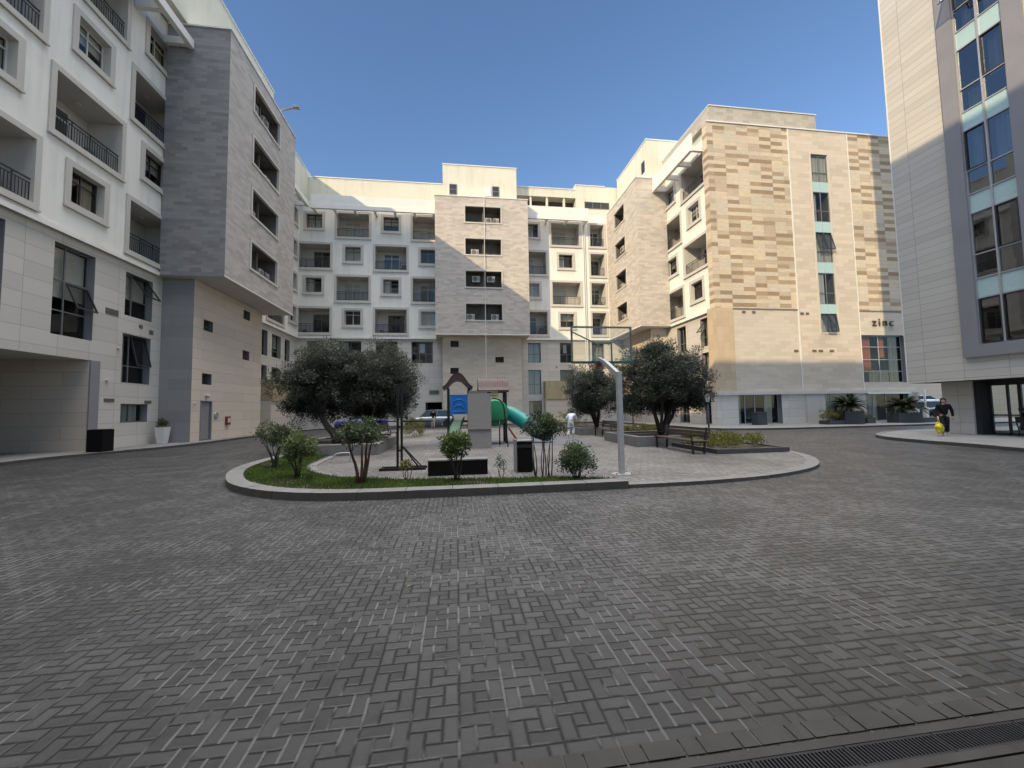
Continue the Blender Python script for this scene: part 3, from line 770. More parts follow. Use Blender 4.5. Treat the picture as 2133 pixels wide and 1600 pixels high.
# ------------------------------------------------------------------ right wing and its end block
XR, YR = 21.2, 29.75
right = empty('apartment_building', (30,YR,0), label='sunlit tan stone block with checkered cladding and a tall narrow glazed strip', cat='building')
FR = Facade(right, XR, 0, -90); hr = []
column(FR, hr, -32.55, 'W', 2); column(FR, hr, -36.4, 'L', 4)
mb = MB(); mb.wall(-45.2, -30.35, 9.65, 24.7, hr); mb.poly([(-45.2,0,9.65),(-30.35,0,9.65),(-30.35,.15,9.65),(-45.2,.15,9.65)]); mb.box(-37.05,-30.4,-.07,-.005,9.56,9.78)
FR.build('white_wall', mb, M['render'])
rh = []
for u,z,w,h,sh,op in ((-31.8,6.8,1.55,2.45,2,(.3,.98,.35,.98,38)),(-31.8,3.95,1.55,2.3,1,None),(-31.7,.1,1.3,2.4,0,None),(-35.6,6.8,1.5,2.4,0,None),(-35.6,3.95,1.5,2.3,1,None),(-35.6,.1,1.6,2.4,0,None)):
    podium_window(FR, u, z, w, h, (.4,), (.35,), 'sash', sh, op); rh.append((u-w/2,u+w/2,z,z+h))
mb = MB(); mb.wall(-45.2, -30.3, 0, 9.65, rh, .15); FR.build('stone_base', mb, M['podium'])
FX = Facade(right, 18.05, 0, -90); nh = []
for k in range(4):
    niche(FX, -41.5, ZN[k]-.05, 3.1, k+1); nh.append((-41.5-1.5,-41.5+1.5,ZN[k],ZN[k]+1.95))
mb = MB(); mb.wall(-45.2, -37.1, 9.6, 24.7, nh); L = 3.12
mb.poly([(-37.1,L,9.6),(-37.1,0,9.6),(-37.1,0,24.7),(-37.1,L,24.7)]); mb.poly([(-45.2,0,24.7),(-37.1,0,24.7),(-37.1,L,24.7),(-45.2,L,24.7)])
mb.poly([(-45.2,0,9.6),(-45.2,L,9.6),(-37.1,L,9.6),(-37.1,0,9.6)],1); FX.build('stone_box', mb, [M['brick'], M['surround']])
mb = MB(); coping(mb, -45.1, -37.1, 0, L, 24.71, h=.09, o=.05); FX.build('box_coping', mb, M['coping']); mb = MB(); mb.box(-45.1,-37.06,-.03,-.003,9.6,9.7); FX.build('box_edge', mb, M['coping'])
mb = MB(); mb.box(-45.1,-38.2,-1.6,.14,0,9.59); FR.build('stair_tower', mb, M['tan_low'])
mb = MB(); mb.box(-45.1,-37.5,-1.7,6,24.82,29.05); FR.build('penthouse', mb, M['attic'])
mb = MB(); mb.box(-45.1,-30.0,.05,9,24.7,26.75); FR.build('roof_storey', mb, M['attic'])
mb = MB(); coping(mb,-45.1,-37.5,-1.7,6,29.06,h=.1); coping(mb,-37.3,-30.0,.05,9,26.76,h=.1); FR.build('roof_coping', mb, M['coping'])
mb = MB(); mb.box(-38.7,-38.0,-1.73,-1.69,26.0,27.2); FR.build('roof_window', mb, M['sash_dark'])
pergola(FR, -37.05, -30.4, top=24.75)
# end block, front to the street
FE = Facade(right, 0, YR, 0)
st = [(30.5,32.12,7.7,23.25)]
mb = MB(); mb.wall(20.85, 28.38, 9.62, 25.4); FE.build('checkered_cladding', mb, M['mosaic'])
mb = MB(); mb.wall(34.25, 39.5, 9.62, 25.4); FE.build('checkered_cladding', mb, M['mosaic'])
mb = MB(); mb.wall(28.38, 34.25, 2.78, 25.4, st, -.01); FE.build('tan_wall', mb, M['tan'])
lh = [(34.3,38.55,3.4,7.48)]
mb = MB(); mb.wall(22.4, 28.38, 2.78, 9.62); FE.build('lower_wall', mb, M['tan_low']); mb = MB(); mb.wall(34.25, 39.5, 2.78, 9.62, lh); FE.build('lower_wall', mb, M['tan_low'])
mb = MB(); mb.wall(20.6, 22.4, 2.78, 9.62, (), -.05); mb.poly([(22.4,-.05,2.78),(22.4,0,2.78),(22.4,0,9.62),(22.4,-.05,9.62)]); mb.poly([(20.6,-.05,2.78),(20.6,.7,2.78),(20.6,.7,9.62),(20.6,-.05,9.62)]); mb.poly([(20.6,-.05,9.62),(22.4,-.05,9.62),(22.4,.7,9.62),(20.6,.7,9.62)]); FE.build('corner_cladding', mb, M['tan_corner'])
mb = MB(); mb.poly([(20.85,0,9.62),(20.85,.62,9.62),(20.85,.62,25.4),(20.85,0,25.4)]); FE.build('checkered_cladding', mb, M['mosaic'])
mb = MB(); mb.poly([(39.5,0,0),(39.5,14,0),(39.5,14,25.4),(39.5,0,25.4)]); mb.poly([(20.9,0,25.4),(39.5,0,25.4),(39.5,14,25.4),(20.9,14,25.4)]); FE.build('side_wall', mb, M['tan'])
mb = MB(); mb.box(28.36,28.46,-.04,.0,2.8,25.38); mb.box(34.2,34.27,-.03,.0,2.8,25.38); mb.box(20.8,39.55,-.08,-.012,25.4,25.5); coping(mb,21.2,31.3,.05,9,26.86,h=.08); FE.build('trim', mb, M['coping'])
mb = MB(); mb.box(21.2,31.3,.05,9,25.5,26.85); FE.build('parapet', mb, M['parapet'])
mb = MB(); mb.box(22.4,28.36,-.03,-.003,9.5,9.62); FE.build('shadow_joint', mb, M['vent']); mb = MB(); mb.box(34.3,39.5,-.03,-.003,9.5,9.62); FE.build('shadow_joint', mb, M['vent'])
gd = [(22.46,26.36,.12,2.55),(30.4,33.12,.12,2.5),(34.3,38.5,.12,2.5)]
mb = MB(); mb.wall(20.6, 39.5, 0, 2.5, gd, -.05); mb.poly([(20.6,-.05,0),(20.6,.7,0),(20.6,.7,2.78),(20.6,-.05,2.78)]); FE.build('ground_floor_wall', mb, M['podium'])
mb = MB(); mb.box(20.45,39.7,-.2,.0,2.5,2.78); mb.box(28.6,30.0,-.1,-.051,0,2.5); mb.box(33.3,34.15,-.1,-.051,0,2.5); FE.build('band_course', mb, M['surround'])
# glazed strip
p = MB(); frame_ring(p, 1.9, 15.85, .13, -.05, .2); a,b = -.82,.82
p.poly([(a,1.6,.1),(b,1.6,.1),(b,1.6,15.7),(a,1.6,15.7)],1); p.poly([(a,.2,.1),(a,1.6,.1),(a,1.6,15.7),(a,.2,15.7)],1); p.poly([(b,1.6,.1),(b,.2,.1),(b,.2,15.7),(b,1.6,15.7)],1)
strip = FE.put('glazed_strip', p.mesh('glazed_strip', [M['surround'], M['room']]), 31.31, 7.55)
for i,(z0,z1) in enumerate(((7.72,9.3),(10.1,12.82),(13.75,16.38),(17.3,19.95),(20.84,23.2))):
    h = z1-z0
    link('sash', me_grid(1.62, h, [.5], [.36] if i else [], .055, .06, .13, 'sash', z0-7.55), strip)
    link('pane', me_quad('pane', 1.55, h-.06, .1, 'glass', z0-7.55+.03), strip)
    if i != 3: link('curtain', me_curtain(-.75, .75 if i % 2 == 0 else -.1, z0-7.5, z1-7.6, .18, 'curtain'), strip)
    else: link('curtain', me_curtain(-.75, -.2, z0-7.5, z1-7.6, .3, 'curtain'), strip)
for z0,z1 in ((9.3,10.1),(12.82,13.75),(16.38,17.3),(19.95,20.84)):
    q = MB(); q.box(-.81,-.02,.05,.1,z0-7.55,z1-7.55); q.box(.02,.81,.05,.1,z0-7.55,z1-7.55); link('spandrel', q.mesh('spandrel', M['spandrel']), strip)
for u, ang, z, hh in ((30.92,26,9.28,1.5),(31.7,8,9.28,1.5),(30.92,14,16.35,1.6),(31.7,14,16.35,1.6)):
    s = MB(); frame_ring(s, .72, hh, .05, -.025, .025, 0, 0, -hh); s.poly([(-.33,0,-hh+.03),(.33,0,-hh+.03),(.33,0,-.03),(-.33,0,-.03)],1)
    o = link('open_sash', s.mesh('open_sash', [M['sash_dark'], M['glass']]), strip, (u-31.31,.05,z-7.55)); o.rotation_euler = (R(-ang),0,0)
# big grid window, doors
bw = podium_window(FE, 36.42, 3.4, 4.25, 4.08, (.46,), (.24,.49,.76), 'sash_tower', 0, None, 0, .35)
link('drape', me_curtain(-2.05,-.85,.9,4.0,.45,'drape'), bw); link('curtain', me_curtain(1.0,1.85,.1,4.0,.45,'curtain2'), bw); link('drape', me_curtain(.1,.6,2.2,4.0,.46,'drape'), bw); link('blind', me_curtain(-1.0,.9,.05,1.1,.5,'curtain2'), bw)
dw = podium_window(FE, 24.41, .12, 3.9, 2.43, (.22,.45,.68), (), 'sash_tower', 0, None, -.05, .45)
link('curtain', me_curtain(-1.8,-1.3,.05,2.35,.66,'curtain'), dw); link('curtain', me_curtain(.9,1.55,.05,2.35,.66,'curtain'), dw)
podium_window(FE, 31.76, .12, 2.72, 2.38, (.3,), (), 'sash_tower', 1, None, -.05, .4); podium_window(FE, 36.4, .12, 4.2, 2.38, (.25,.55,.75), (), 'sash_tower', 2, None, -.05, .4)
q = MB(); q.box(34.3,38.5,-.3,-.05,2.42,2.499); FE.build('awning_edge', q, M['coping'])
for u,z,w in ((28.75,9.15,.35),(29.25,9.15,.3),(29.7,6.0,.4),(30.3,6.0,.42),(31.35,6.0,.4),(28.0,6.0,.4),(28.0,2.15,.42),(23.4,9.2,.3),(24.3,9.2,.3)): vent(FE, u, z, w, .2, -.012)
# raised sign letters
cu = bpy.data.curves.new('sign_letters', 'FONT'); cu.body = 'zinc'; cu.size = .95; cu.extrude = .05; cu.space_character = 1.3; cu.offset = -.004
tmp = bpy.data.objects.new('tmp', cu); COL.objects.link(tmp); bpy.context.view_layer.update()
tm = bpy.data.meshes.new_from_object(tmp.evaluated_get(bpy.context.evaluated_depsgraph_get())); bpy.data.objects.remove(tmp)
tm.transform(Matrix.Rotation(R(90),4,'X')); tm.materials.clear(); tm.materials.append(plain('bronze_letters', (.11,.08,.05), .4, .4))
xs = [v.co.x for v in tm.vertices]; w = max(xs)-min(xs)
for v in tm.vertices: v.co.x = (v.co.x-min(xs))*2.1/w
sg = FE.put('sign_letters', tm, 35.42, 8.3, -.07); sg['label'] = 'raised bronze letters reading zinc'

# ------------------------------------------------------------------ tower on the right
XT, YT = 23.2, 17.88
tower = empty('office_tower', (29,12,0), label='tall pale stone tower with a grey framed column of glazing above a recessed shop', cat='building')
FT = Facade(tower, XT, 0, -90)
bay = (-15.4, -12.55)
mb = MB(); mb.wall(-YT, 2, 2.65, 44, [(bay[0]+.05,bay[1]-.05,3.7,42)])
TD = 6.2
mb.poly([(-YT,0,2.65),(-YT,TD,2.65),(-YT,TD,44),(-YT,0,44)]); mb.poly([(-YT,0,2.65),(2,0,2.65),(2,TD,2.65),(-YT,TD,2.65)],1); mb.poly([(-YT,TD,2.65),(2,TD,2.65),(2,TD,44),(-YT,TD,44)])
mb.poly([(-YT,0,44),(2,0,44),(2,TD,44),(-YT,TD,44)]); mb.poly([(2,0,2.65),(2,TD,2.65),(2,TD,44),(2,0,44)])
FT.build('stone_cladding', mb, [M['siding'], M['dark']])
q = MB(); q.box(-YT-.02,-YT+.03,-.02,.03,2.66,44); FT.build('corner_trim', q, M['coping'])
mb = MB(); fr = .6; z0, z1 = 3.66, 42
mb.box(bay[0],bay[0]+fr,-.14,.25,z0,z1); mb.box(bay[1]-fr,bay[1],-.14,.25,z0,z1); mb.box(bay[0]+fr,bay[1]-fr,-.14,.25,z0,z0+.55)
mb.poly([(bay[0]+fr,1.7,z0),(bay[1]-fr,1.7,z0),(bay[1]-fr,1.7,z1),(bay[0]+fr,1.7,z1)],1)
mb.poly([(bay[0]+fr,.25,z0),(bay[0]+fr,1.7,z0),(bay[0]+fr,1.7,z1),(bay[0]+fr,.25,z1)],1); mb.poly([(bay[1]-fr,1.7,z0),(bay[1]-fr,.25,z0),(bay[1]-fr,.25,z1),(bay[1]-fr,1.7,z1)],1)
for k in range(-1,9): mb.box(bay[0]+fr+.01,bay[1]-fr-.01,.25,1.69,6.3+3.88*k+3.88,6.35+3.88*k+3.88+.75,1)
bayo = FT.build('glazing_bay', mb, [M['towerframe'], M['room']])
g0, g1 = bay[0]+fr, bay[1]-fr; gm = (g0+g1)/2
def pn(name, a, b, c, d, y, mat): 
    q = MB(); q.poly([(a,y,c),(b,y,c),(b,y,d),(a,y,d)]); return link(name, q.mesh(name, M[mat]), bayo)
levels = [('tall',4.21,6.28)]
for k in range(9):
    z = 6.28+3.88*k; levels += [('span',z,z+.89),('small',z+.89,z+1.97),('tall',z+1.97,z+3.88)]
sb = MB(); zz = 42
sb.box(gm-.035,gm+.035,-.07,.06,4.21,zz); sb.box(g0,g0+.05,-.06,.06,4.21,zz); sb.box(g1-.05,g1,-.06,.06,4.21,zz)
for i,(kind,a,b) in enumerate(levels):
    if a > 40: break
    for j,(x0,x1) in enumerate(((g0+.05,gm-.035),(gm+.035,g1-.05))):
        sb.box(x0,x1,-.055,.05,b-.026,b+.026)
        if kind == 'span': pn('spandrel', x0,x1,a+.035,b-.035,-.02,'spandrel')
        else:
            pn('pane', x0,x1,a+.035,b-.035,.0,'glass2')
            if kind == 'tall' and j == (i//3) % 2 or (kind == 'tall' and i < 3): sd = MB(); frame_ring(sd, x1-x0, b-a-.07, .045, -.075, -.01, 0, (x0+x1)/2, a+.035); link('opening_sash', sd.mesh('opening_sash', M['sash_dark']), bayo)
            r = (i*7+j*3) % 5
            if r in (0,1) and i > 5: link('curtain', me_curtain(x0+.02, x1-.02, a+.05, b-.05, .35, 'curtain'), bayo)
            elif r == 2 and i > 5: link('curtain', me_curtain(x0+.02, (x0+x1)/2, a+.05, b-.05, .35, 'curtain'), bayo)
link('sash', sb.mesh('sash', M['sash_tower']), bayo)
q = MB(); frame_ring(q, .72, 1.85, .05, -.025, .025, 0, 0, -1.85); q.poly([(-.33,0,-1.82),(.33,0,-1.82),(.33,0,-.03),(-.33,0,-.03)],1)
o = link('open_sash', q.mesh('open_sash', [M['sash_dark'], M['glass2']]), bayo, (g0+.42,-.1,21.8)); o.rotation_euler = (R(-25),0,0)
# recessed ground floor
mb = MB(); mb.box(-17.15,-15.95,1.0,1.75,.1,2.65); FT.build('stone_pier', mb, M['podium'])
mb = MB(); mb.box(-15.95,-15.75,1.1,1.75,.1,2.65); mb.box(-15.75,2,1.6,1.8,2.4,2.65); mb.poly([(-17.1,1.8,.16),(2,1.8,.16),(2,5.6,.16),(-17.1,5.6,.16)]); mb.poly([(-17.1,1.8,2.6),(-17.1,5.6,2.6),(2,5.6,2.6),(2,1.8,2.6)]); FT.build('shop_interior', mb, M['dark'])
mb = MB()
for u in (-15.7,-15.1,-13.9,-13.4,-12.4,-10.9,-9.4,-7.9): mb.box(u-.04,u+.04,1.62,1.7,.1,2.4)
mb.box(-15.7,2,1.62,1.7,.1,.22); mb.box(-15.7,2,1.63,1.69,1.0,1.06)
for u in (-17.0,-16.5,-15.9,-15.5,-14.6,-14.3,-13.6,-12.6,-11.5,-10): mb.box(u-.07,u+.07,5.5,5.6,.1,2.65)
mb.box(-17.1,2,5.5,5.6,.1,.4); mb.box(-17.1,2,5.51,5.59,1.15,1.3)
sf = FT.build('shop_front', mb, M['sash_dark'])
q = MB(); q.poly([(-15.7,1.66,.2),(2,1.66,.2),(2,1.66,2.4),(-15.7,1.66,2.4)]); link('pane', q.mesh('pane', M['glass']), sf)

# tall block standing behind the photographer, whose shadow falls on the tower and the end block
back = empty('apartment_building', (-14,-14,0), label='tall plain cream apartment block standing behind the photographer', cat='building')
mb = MB(); mb.box(-26,-7.5,-34,-9,0,36.0)
link('block_wall', mb.mesh('block_wall', M['render']), back, (14,14,0))
mb = MB(); mb.box(-.9,.9,-.03,.03,0,1.9); bwm = mb.mesh('window', M['sash_dark'])
for k in range(9):
    for i in range(4): link('window', bwm, back, (-9+i*4.1,5.02,3+3.6*k))
canopy = empty('unseen_canopy', (2,-3,0), label='unseen low wing and flat canopy added to shade the near paving', cat='building')  # out of view, added to darken the paving near the camera
mb = MB(); mb.box(-4,7,-9.5,.55,0,4.54); link('added_wing_wall', mb.mesh('added_wing_wall', M['podium']), canopy, (-2,2.2,0))
mb = MB(); mb.box(-5.5,7.5,-9.6,2.5,4.55,5.0); link('added_canopy_slab', mb.mesh('added_canopy_slab', M['towerframe']), canopy, (-2,2.2,0))
wall2 = MB(); wall2.box(62,63,24,64,0,4.6); wall2.box(61.9,63.1,24,64,4.6,4.75)
tag(wall2.build('boundary_wall', M['stair']), 'long beige boundary wall in sun beyond the barrier gate', 'wall')
# ------------------------------------------------------------------ ground
def struct(name, mb, mats, **k):
    return tag(mb.build(name, mats, **k), kind='structure')

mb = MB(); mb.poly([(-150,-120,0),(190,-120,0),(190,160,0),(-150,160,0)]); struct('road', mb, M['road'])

def offset_line(pts, d):
    P = [Vector((p[0],p[1])) for p in pts]; out = []
    for i in range(len(P)):
        t = (P[min(i+1,len(P)-1)]-P[max(i-1,0)]).normalized()
        out.append(P[i] + Vector((-t.y, t.x))*d)
    return out

def strip(mb, a, b, z0, z1, mi=0, mside=1, ends=True):
    """raised band between two lines of equal length"""
    n = len(a)
    for i in range(n-1):
        p,q,r,s = a[i],a[i+1],b[i+1],b[i]
        mb.poly([(p[0],p[1],z1),(q[0],q[1],z1),(r[0],r[1],z1),(s[0],s[1],z1)], mi)
        mb.poly([(p[0],p[1],z0),(q[0],q[1],z0),(q[0],q[1],z1),(p[0],p[1],z1)], mside)
        mb.poly([(r[0],r[1],z0),(s[0],s[1],z0),(s[0],s[1],z1),(r[0],r[1],z1)], mside)
    for k in ((0,-1) if ends else ()):
        p,s = a[k],b[k]; mb.poly([(p[0],p[1],z0),(s[0],s[1],z0),(s[0],s[1],z1),(p[0],p[1],z1)], mside)

def kerb_line(mb, a, width, z0, z1, mi=0, mside=1, step=.9):
    """kerb stones laid end to end along a line, with open joints"""
    L = [Vector((p[0],p[1])) for p in a]; tot = sum((L[i+1]-L[i]).length for i in range(len(L)-1))
    n = max(3, int(tot/step))*3+1; a = resample(a, n); b = offset_line(a, width)
    for k in range(0, n-1, 3):
        A_ = [a[k+i].copy() for i in range(4)]; B_ = [b[k+i].copy() for i in range(4)]
        for S in (A_, B_):
            d0 = (S[1]-S[0]).normalized()*.006; d1 = (S[2]-S[3]).normalized()*.006; S[0] = S[0]+d0; S[3] = S[3]+d1
        dz = random.uniform(-.003,.003); strip(mb, A_, B_, z0, z1+dz, mi, mside)
    strip(mb, offset_line(a,.008), offset_line(a,width-.008), z0, z1-.018, mside, mside)

def resample(L, n):
    L = [Vector((p[0],p[1])) for p in L]; d = [0]
    for i in range(1,len(L)): d.append(d[-1]+(L[i]-L[i-1]).length)
    out = []; j = 0
    for k in range(n):
        t = d[-1]*k/(n-1)
        while j < len(L)-2 and d[j+1] < t: j += 1
        out.append(L[j].lerp(L[j+1], (t-d[j])/max(1e-6, d[j+1]-d[j])))
    return out

def pavement(edge, rest, z=.10, kw=.16, flip=1):
    e = smooth_line(edge, 5); inn = offset_line(e, kw*flip)
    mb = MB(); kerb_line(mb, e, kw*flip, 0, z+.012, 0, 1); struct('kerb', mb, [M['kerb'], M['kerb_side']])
    mb = MB(); pts = [(p[0],p[1]) for p in inn] + rest
    mb.slab(pts, 0, z); struct('pavement', mb, M['walk'])
pavement([(-15.95,-9),(-15.95,8),(-15.95,17.3),(-15.6,19.2),(-14.9,20.9),(-14.35,22.6),(-14.15,25),(-14.1,30),(-14.1,35),(-13.6,38.5),(-12.2,41.2),(-9.5,42.7),(-6,43.0),(0,43.0),(8,43.0),(14.5,43.0),(16.3,42.2),(16.9,40),(16.9,34),(16.8,29.5),(17.3,26.8),(18.9,25.0),(22,24.4),(30,24.5),(40,24.9),(52,25.5)],
         [(52,31),(39.4,31),(39.4,30.4),(20.9,30.4),(20.9,46),(-16.9,46),(-24,21.6),(-24,9),(-16.8,8),(-16.8,-9)])
pavement([(18.2,-9),(18.2,0),(18.2,6),(18.35,10.5),(18.75,12.6),(18.95,14.2),(19.4,15.9),(20.3,17.2),(21.7,18.3),(24.2,19.5),(28,20.2),(40,20.6)], [(40,-9)], .12, .17, -1)

# island: raised kerb round the lawn, flush kerb round the paved tip
front = smooth_line([(-6.9,34),(-6.6,27),(-6.45,20),(-6.45,16.2),(-6.45,14.2),(-6.25,12.5),(-5.75,11.1),(-4.95,9.75),(-3.9,8.8),(-2.85,8.3),(-1.8,8.12),(-.5,8.08),(1.4,8.06),(3.53,8.08)], 5)
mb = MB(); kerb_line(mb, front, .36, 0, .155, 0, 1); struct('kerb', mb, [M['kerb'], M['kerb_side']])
tip = smooth_line([(3.55,8.12),(5.1,8.16),(6.5,8.36),(7.8,8.72),(9.2,9.4),(10.3,10.4),(11.0,11.4),(11.5,12.6),(11.7,14),(11.75,18),(11.75,26),(11.75,34)], 5)
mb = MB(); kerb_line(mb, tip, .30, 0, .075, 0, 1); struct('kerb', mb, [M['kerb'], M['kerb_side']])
inn_l = offset_line(front, .35); inn_r = offset_line(tip, .29)
mb = MB(); mb.slab([(p[0],p[1]) for p in inn_r] + [(11.4,34.5),(-6.6,34.5)] + [(-4.9,19),(-4.62,16.8),(-4.57,15.1),(-4.5,13.5),(-4.25,12.4),(-3.65,11.3),(-2.7,10.4),(-1.5,9.93),(0,9.55),(1.6,9.25),(3.0,9.1),(3.3,8.9),(3.45,8.45)], 0, .066); struct('plaza', mb, M['plaza'])
edge = smooth_line([(-4.95,19),(-4.66,16.8),(-4.6,15.1),(-4.52,13.5),(-4.27,12.4),(-3.67,11.3),(-2.7,10.4),(-1.5,9.92),(0,9.54),(1.6,9.24),(2.8,9.1),(3.2,8.95),(3.4,8.5)], 6)
mb = MB(); kerb_line(mb, offset_line(edge,-.03), .27, 0, .085, 0, 1, .6); struct('kerb', mb, [M['kerb'], M['kerb_side']])
# lawn
N = 90
def resample(L, n):
    L = [Vector((p[0],p[1])) for p in L]; d = [0]
    for i in range(1,len(L)): d.append(d[-1]+(L[i]-L[i-1]).length)
    out = []; j = 0
    for k in range(n):
        t = d[-1]*k/(n-1)
        while j < len(L)-2 and d[j+1] < t: j += 1
        out.append(L[j].lerp(L[j+1], (t-d[j])/max(1e-6, d[j+1]-d[j])))
    return out
lo = [p for p in inn_l if p[1] < 19.2]; A = resample(lo, N); B = resample(edge, N)
mb = MB()
for i in range(N-1):
    mb.poly([(A[i].x,A[i].y,.125),(A[i+1].x,A[i+1].y,.125),(B[i+1].x,B[i+1].y,.10),(B[i].x,B[i].y,.10)])
struct('lawn_bed', mb, M['soil'])
def grass_mesh(n):
    i = rng.integers(0, N-1, n); t = rng.random(n); s = .02+.96*rng.random(n)
    a = np.array([(p.x,p.y) for p in A]); b = np.array([(p.x,p.y) for p in B])
    pa = a[i]*(1-t[:,None])+a[i+1]*t[:,None]; pb = b[i]*(1-t[:,None])+b[i+1]*t[:,None]
    wid = np.linalg.norm(pb-pa, axis=1); keep = rng.random(n) < np.clip(wid/1.6, .25, 1)
    P = pa*(1-s[:,None])+pb*s[:,None]
    patch = np.sin(P[:,0]*2.1+1)*np.sin(P[:,1]*2.7)+.5*np.sin(P[:,0]*5.3+P[:,1]*3.1)
    keep &= rng.random(n) < np.clip(.8+.5*patch, .12, 1)
    P = P[keep]; patch = patch[keep]; s = s[keep]; n = len(P)
    h = .035+.045*rng.random(n); ang = rng.random(n)*6.283; w = .006+.004*rng.random(n)
    lean = (rng.random((n,2))-.5)*.06
    z = .125-.025*s
    v = np.zeros((n,3,3)); dx = np.cos(ang)*w; dy = np.sin(ang)*w
    v[:,0] = np.c_[P[:,0]-dx, P[:,1]-dy, z]; v[:,1] = np.c_[P[:,0]+dx, P[:,1]+dy, z]; v[:,2] = np.c_[P+lean, z+h]
    tone = np.clip(.45+.25*patch+.3*(rng.random(n)-.5), 0, 1)
    return v, tone
def faces_mesh(name, v, tone, mat):
    n, k = v.shape[:2]
    me = bpy.data.meshes.new(name)
    me.vertices.add(n*k); me.vertices.foreach_set('co', v.reshape(-1).astype(np.float32))
    me.loops.add(n*k); me.loops.foreach_set('vertex_index', np.arange(n*k, dtype=np.int32))
    me.polygons.add(n); me.polygons.foreach_set('loop_start', np.arange(0,n*k,k, dtype=np.int32))
    try: me.polygons.foreach_set('loop_total', np.full(n,k,dtype=np.int32))
    except Exception: pass
    at = me.attributes.new('tone', 'FLOAT', 'FACE'); at.data.foreach_set('value', tone.astype(np.float32))
    me.materials.append(mat); me.update(); me.validate(); return me
v, tone = grass_mesh(52000)
g = link('grass', faces_mesh('grass', v, tone, M['grass'])); tag(g, kind='stuff', label='short green lawn grass inside the curved kerb')

# drainage channel by the photographer's feet
dr = empty('drain_grate', (1.9,1.8,0), label='dark slotted drain grate in a concrete channel across the paving', cat='drain')
mb = MB(); mb.box(-3.1,5.1,-.105,-.06,0,.012); mb.box(-3.1,5.1,.06,.105,0,.012); link('channel_edge', mb.mesh('channel_edge', M['concrete']), dr, (0,0,0))
mb = MB(); mb.poly([(-3.1,-.06,.003),(5.1,-.06,.003),(5.1,.06,.003),(-3.1,.06,.003)]); link('channel', mb.mesh('channel', M['blackbox']), dr)
gm_ = MB(); gm_.box(0,.498,-.058,-.046,.004,.010); gm_.box(0,.498,.046,.058,.004,.010); gm_.box(0,.012,-.046,.046,.004,.010); gm_.box(.486,.498,-.046,.046,.004,.010)
for k in range(22): gm_.box(.024+k*.021,.034+k*.021,-.046,.046,.004,.010)
gme = gm_.mesh('grate', M['rail'])
for k in range(16): link('grate', gme, dr, (-3.05+k*.505,0,0))
mb = MB(); mb.box(-3.1,9,.9,1.685,0,.010); struct('threshold_slab', mb, M['concrete'])
mb = MB()
for k in range(60): 
    w = .10 if k % 2 else .20
    x0 = -3+(k//2)*.30+(.20 if k % 2 else 0)
    mb.box(x0, x0+w-.012, 1.93, 2.03, 0, .005+.003*random.random())
struct('edging_pavers', mb, M['concrete'])

# ------------------------------------------------------------------ plants
def leaf_cloud(centers, n_per, ll, lw, seed, updir=.3, droop=0, curve=False):
    """rhombic leaves scattered round clump centres (x,y,z,r,tone)"""
    g = np.random.default_rng(seed); C = np.array(centers, float)
    n = len(C)*n_per; idx = np.repeat(np.arange(len(C)), n_per)
    off = g.normal(size=(n,3)); off /= np.linalg.norm(off,axis=1,keepdims=True)
    rad = g.random(n)**.45
    P = C[idx,:3] + off*rad[:,None]*C[idx,3:4]*np.array([1,1,.8])
    d = off*.7 + g.normal(size=(n,3))*.55; d[:,2] += updir; d /= np.linalg.norm(d,axis=1,keepdims=True)
    s = np.cross(d, g.normal(size=(n,3))); s /= np.linalg.norm(s,axis=1,keepdims=True)
    L = ll*(.7+.6*g.random(n))[:,None]; W = lw*(.7+.6*g.random(n))[:,None]
    v = np.stack([P, P+d*L*.5+s*W*.5, P+d*L, P+d*L*.5-s*W*.5], axis=1)
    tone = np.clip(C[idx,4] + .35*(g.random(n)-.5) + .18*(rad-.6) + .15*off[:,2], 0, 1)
    return v, tone

def crown_clumps(c, r, n, rc, seed, shell=.55, flat=0.0, bumps=5):
    """clump centres in an uneven, lobed crown"""
    g = np.random.default_rng(seed); out = []
    lob = g.normal(size=(bumps,3)); lob /= np.linalg.norm(lob,axis=1,keepdims=True); amp = .12+.22*g.random(bumps)
    while len(out) < n:
        d = g.normal(size=3); d /= np.linalg.norm(d)
        k = .80 + sum(a*max(0, d@l)**3 for a,l in zip(amp,lob)) + .05*g.normal()
        t = (shell + (1-shell)*g.random()) * k
        p = np.array(c) + d*np.array(r)*t
        if flat and d[2] < -flat and g.random() < .7: continue
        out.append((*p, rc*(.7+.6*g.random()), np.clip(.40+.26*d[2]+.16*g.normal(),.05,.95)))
    return out

def branchy(mb, base, top_pts, r0, seed, wob=.15, n=7, sides=7, tip=.012):
    g = random.Random(seed); base = Vector(base)
    for q, rr in top_pts:
        q = Vector(q); pts = []; rad = []
        o1 = Vector((g.uniform(-wob,wob),g.uniform(-wob,wob),0)); o2 = Vector((g.uniform(-wob,wob),g.uniform(-wob,wob),0))
        for i in range(n):
            t = i/(n-1); h = base.lerp(q, t); h.x = base.x+(q.x-base.x)*t**1.35; h.y = base.y+(q.y-base.y)*t**1.35
            pts.append(h+o1*math.sin(t*3.14)+o2*math.sin(t*6.28)*.5); rad.append(r0*rr*(1-t)**.8+tip)
        mb.tube(pts, rad, sides)

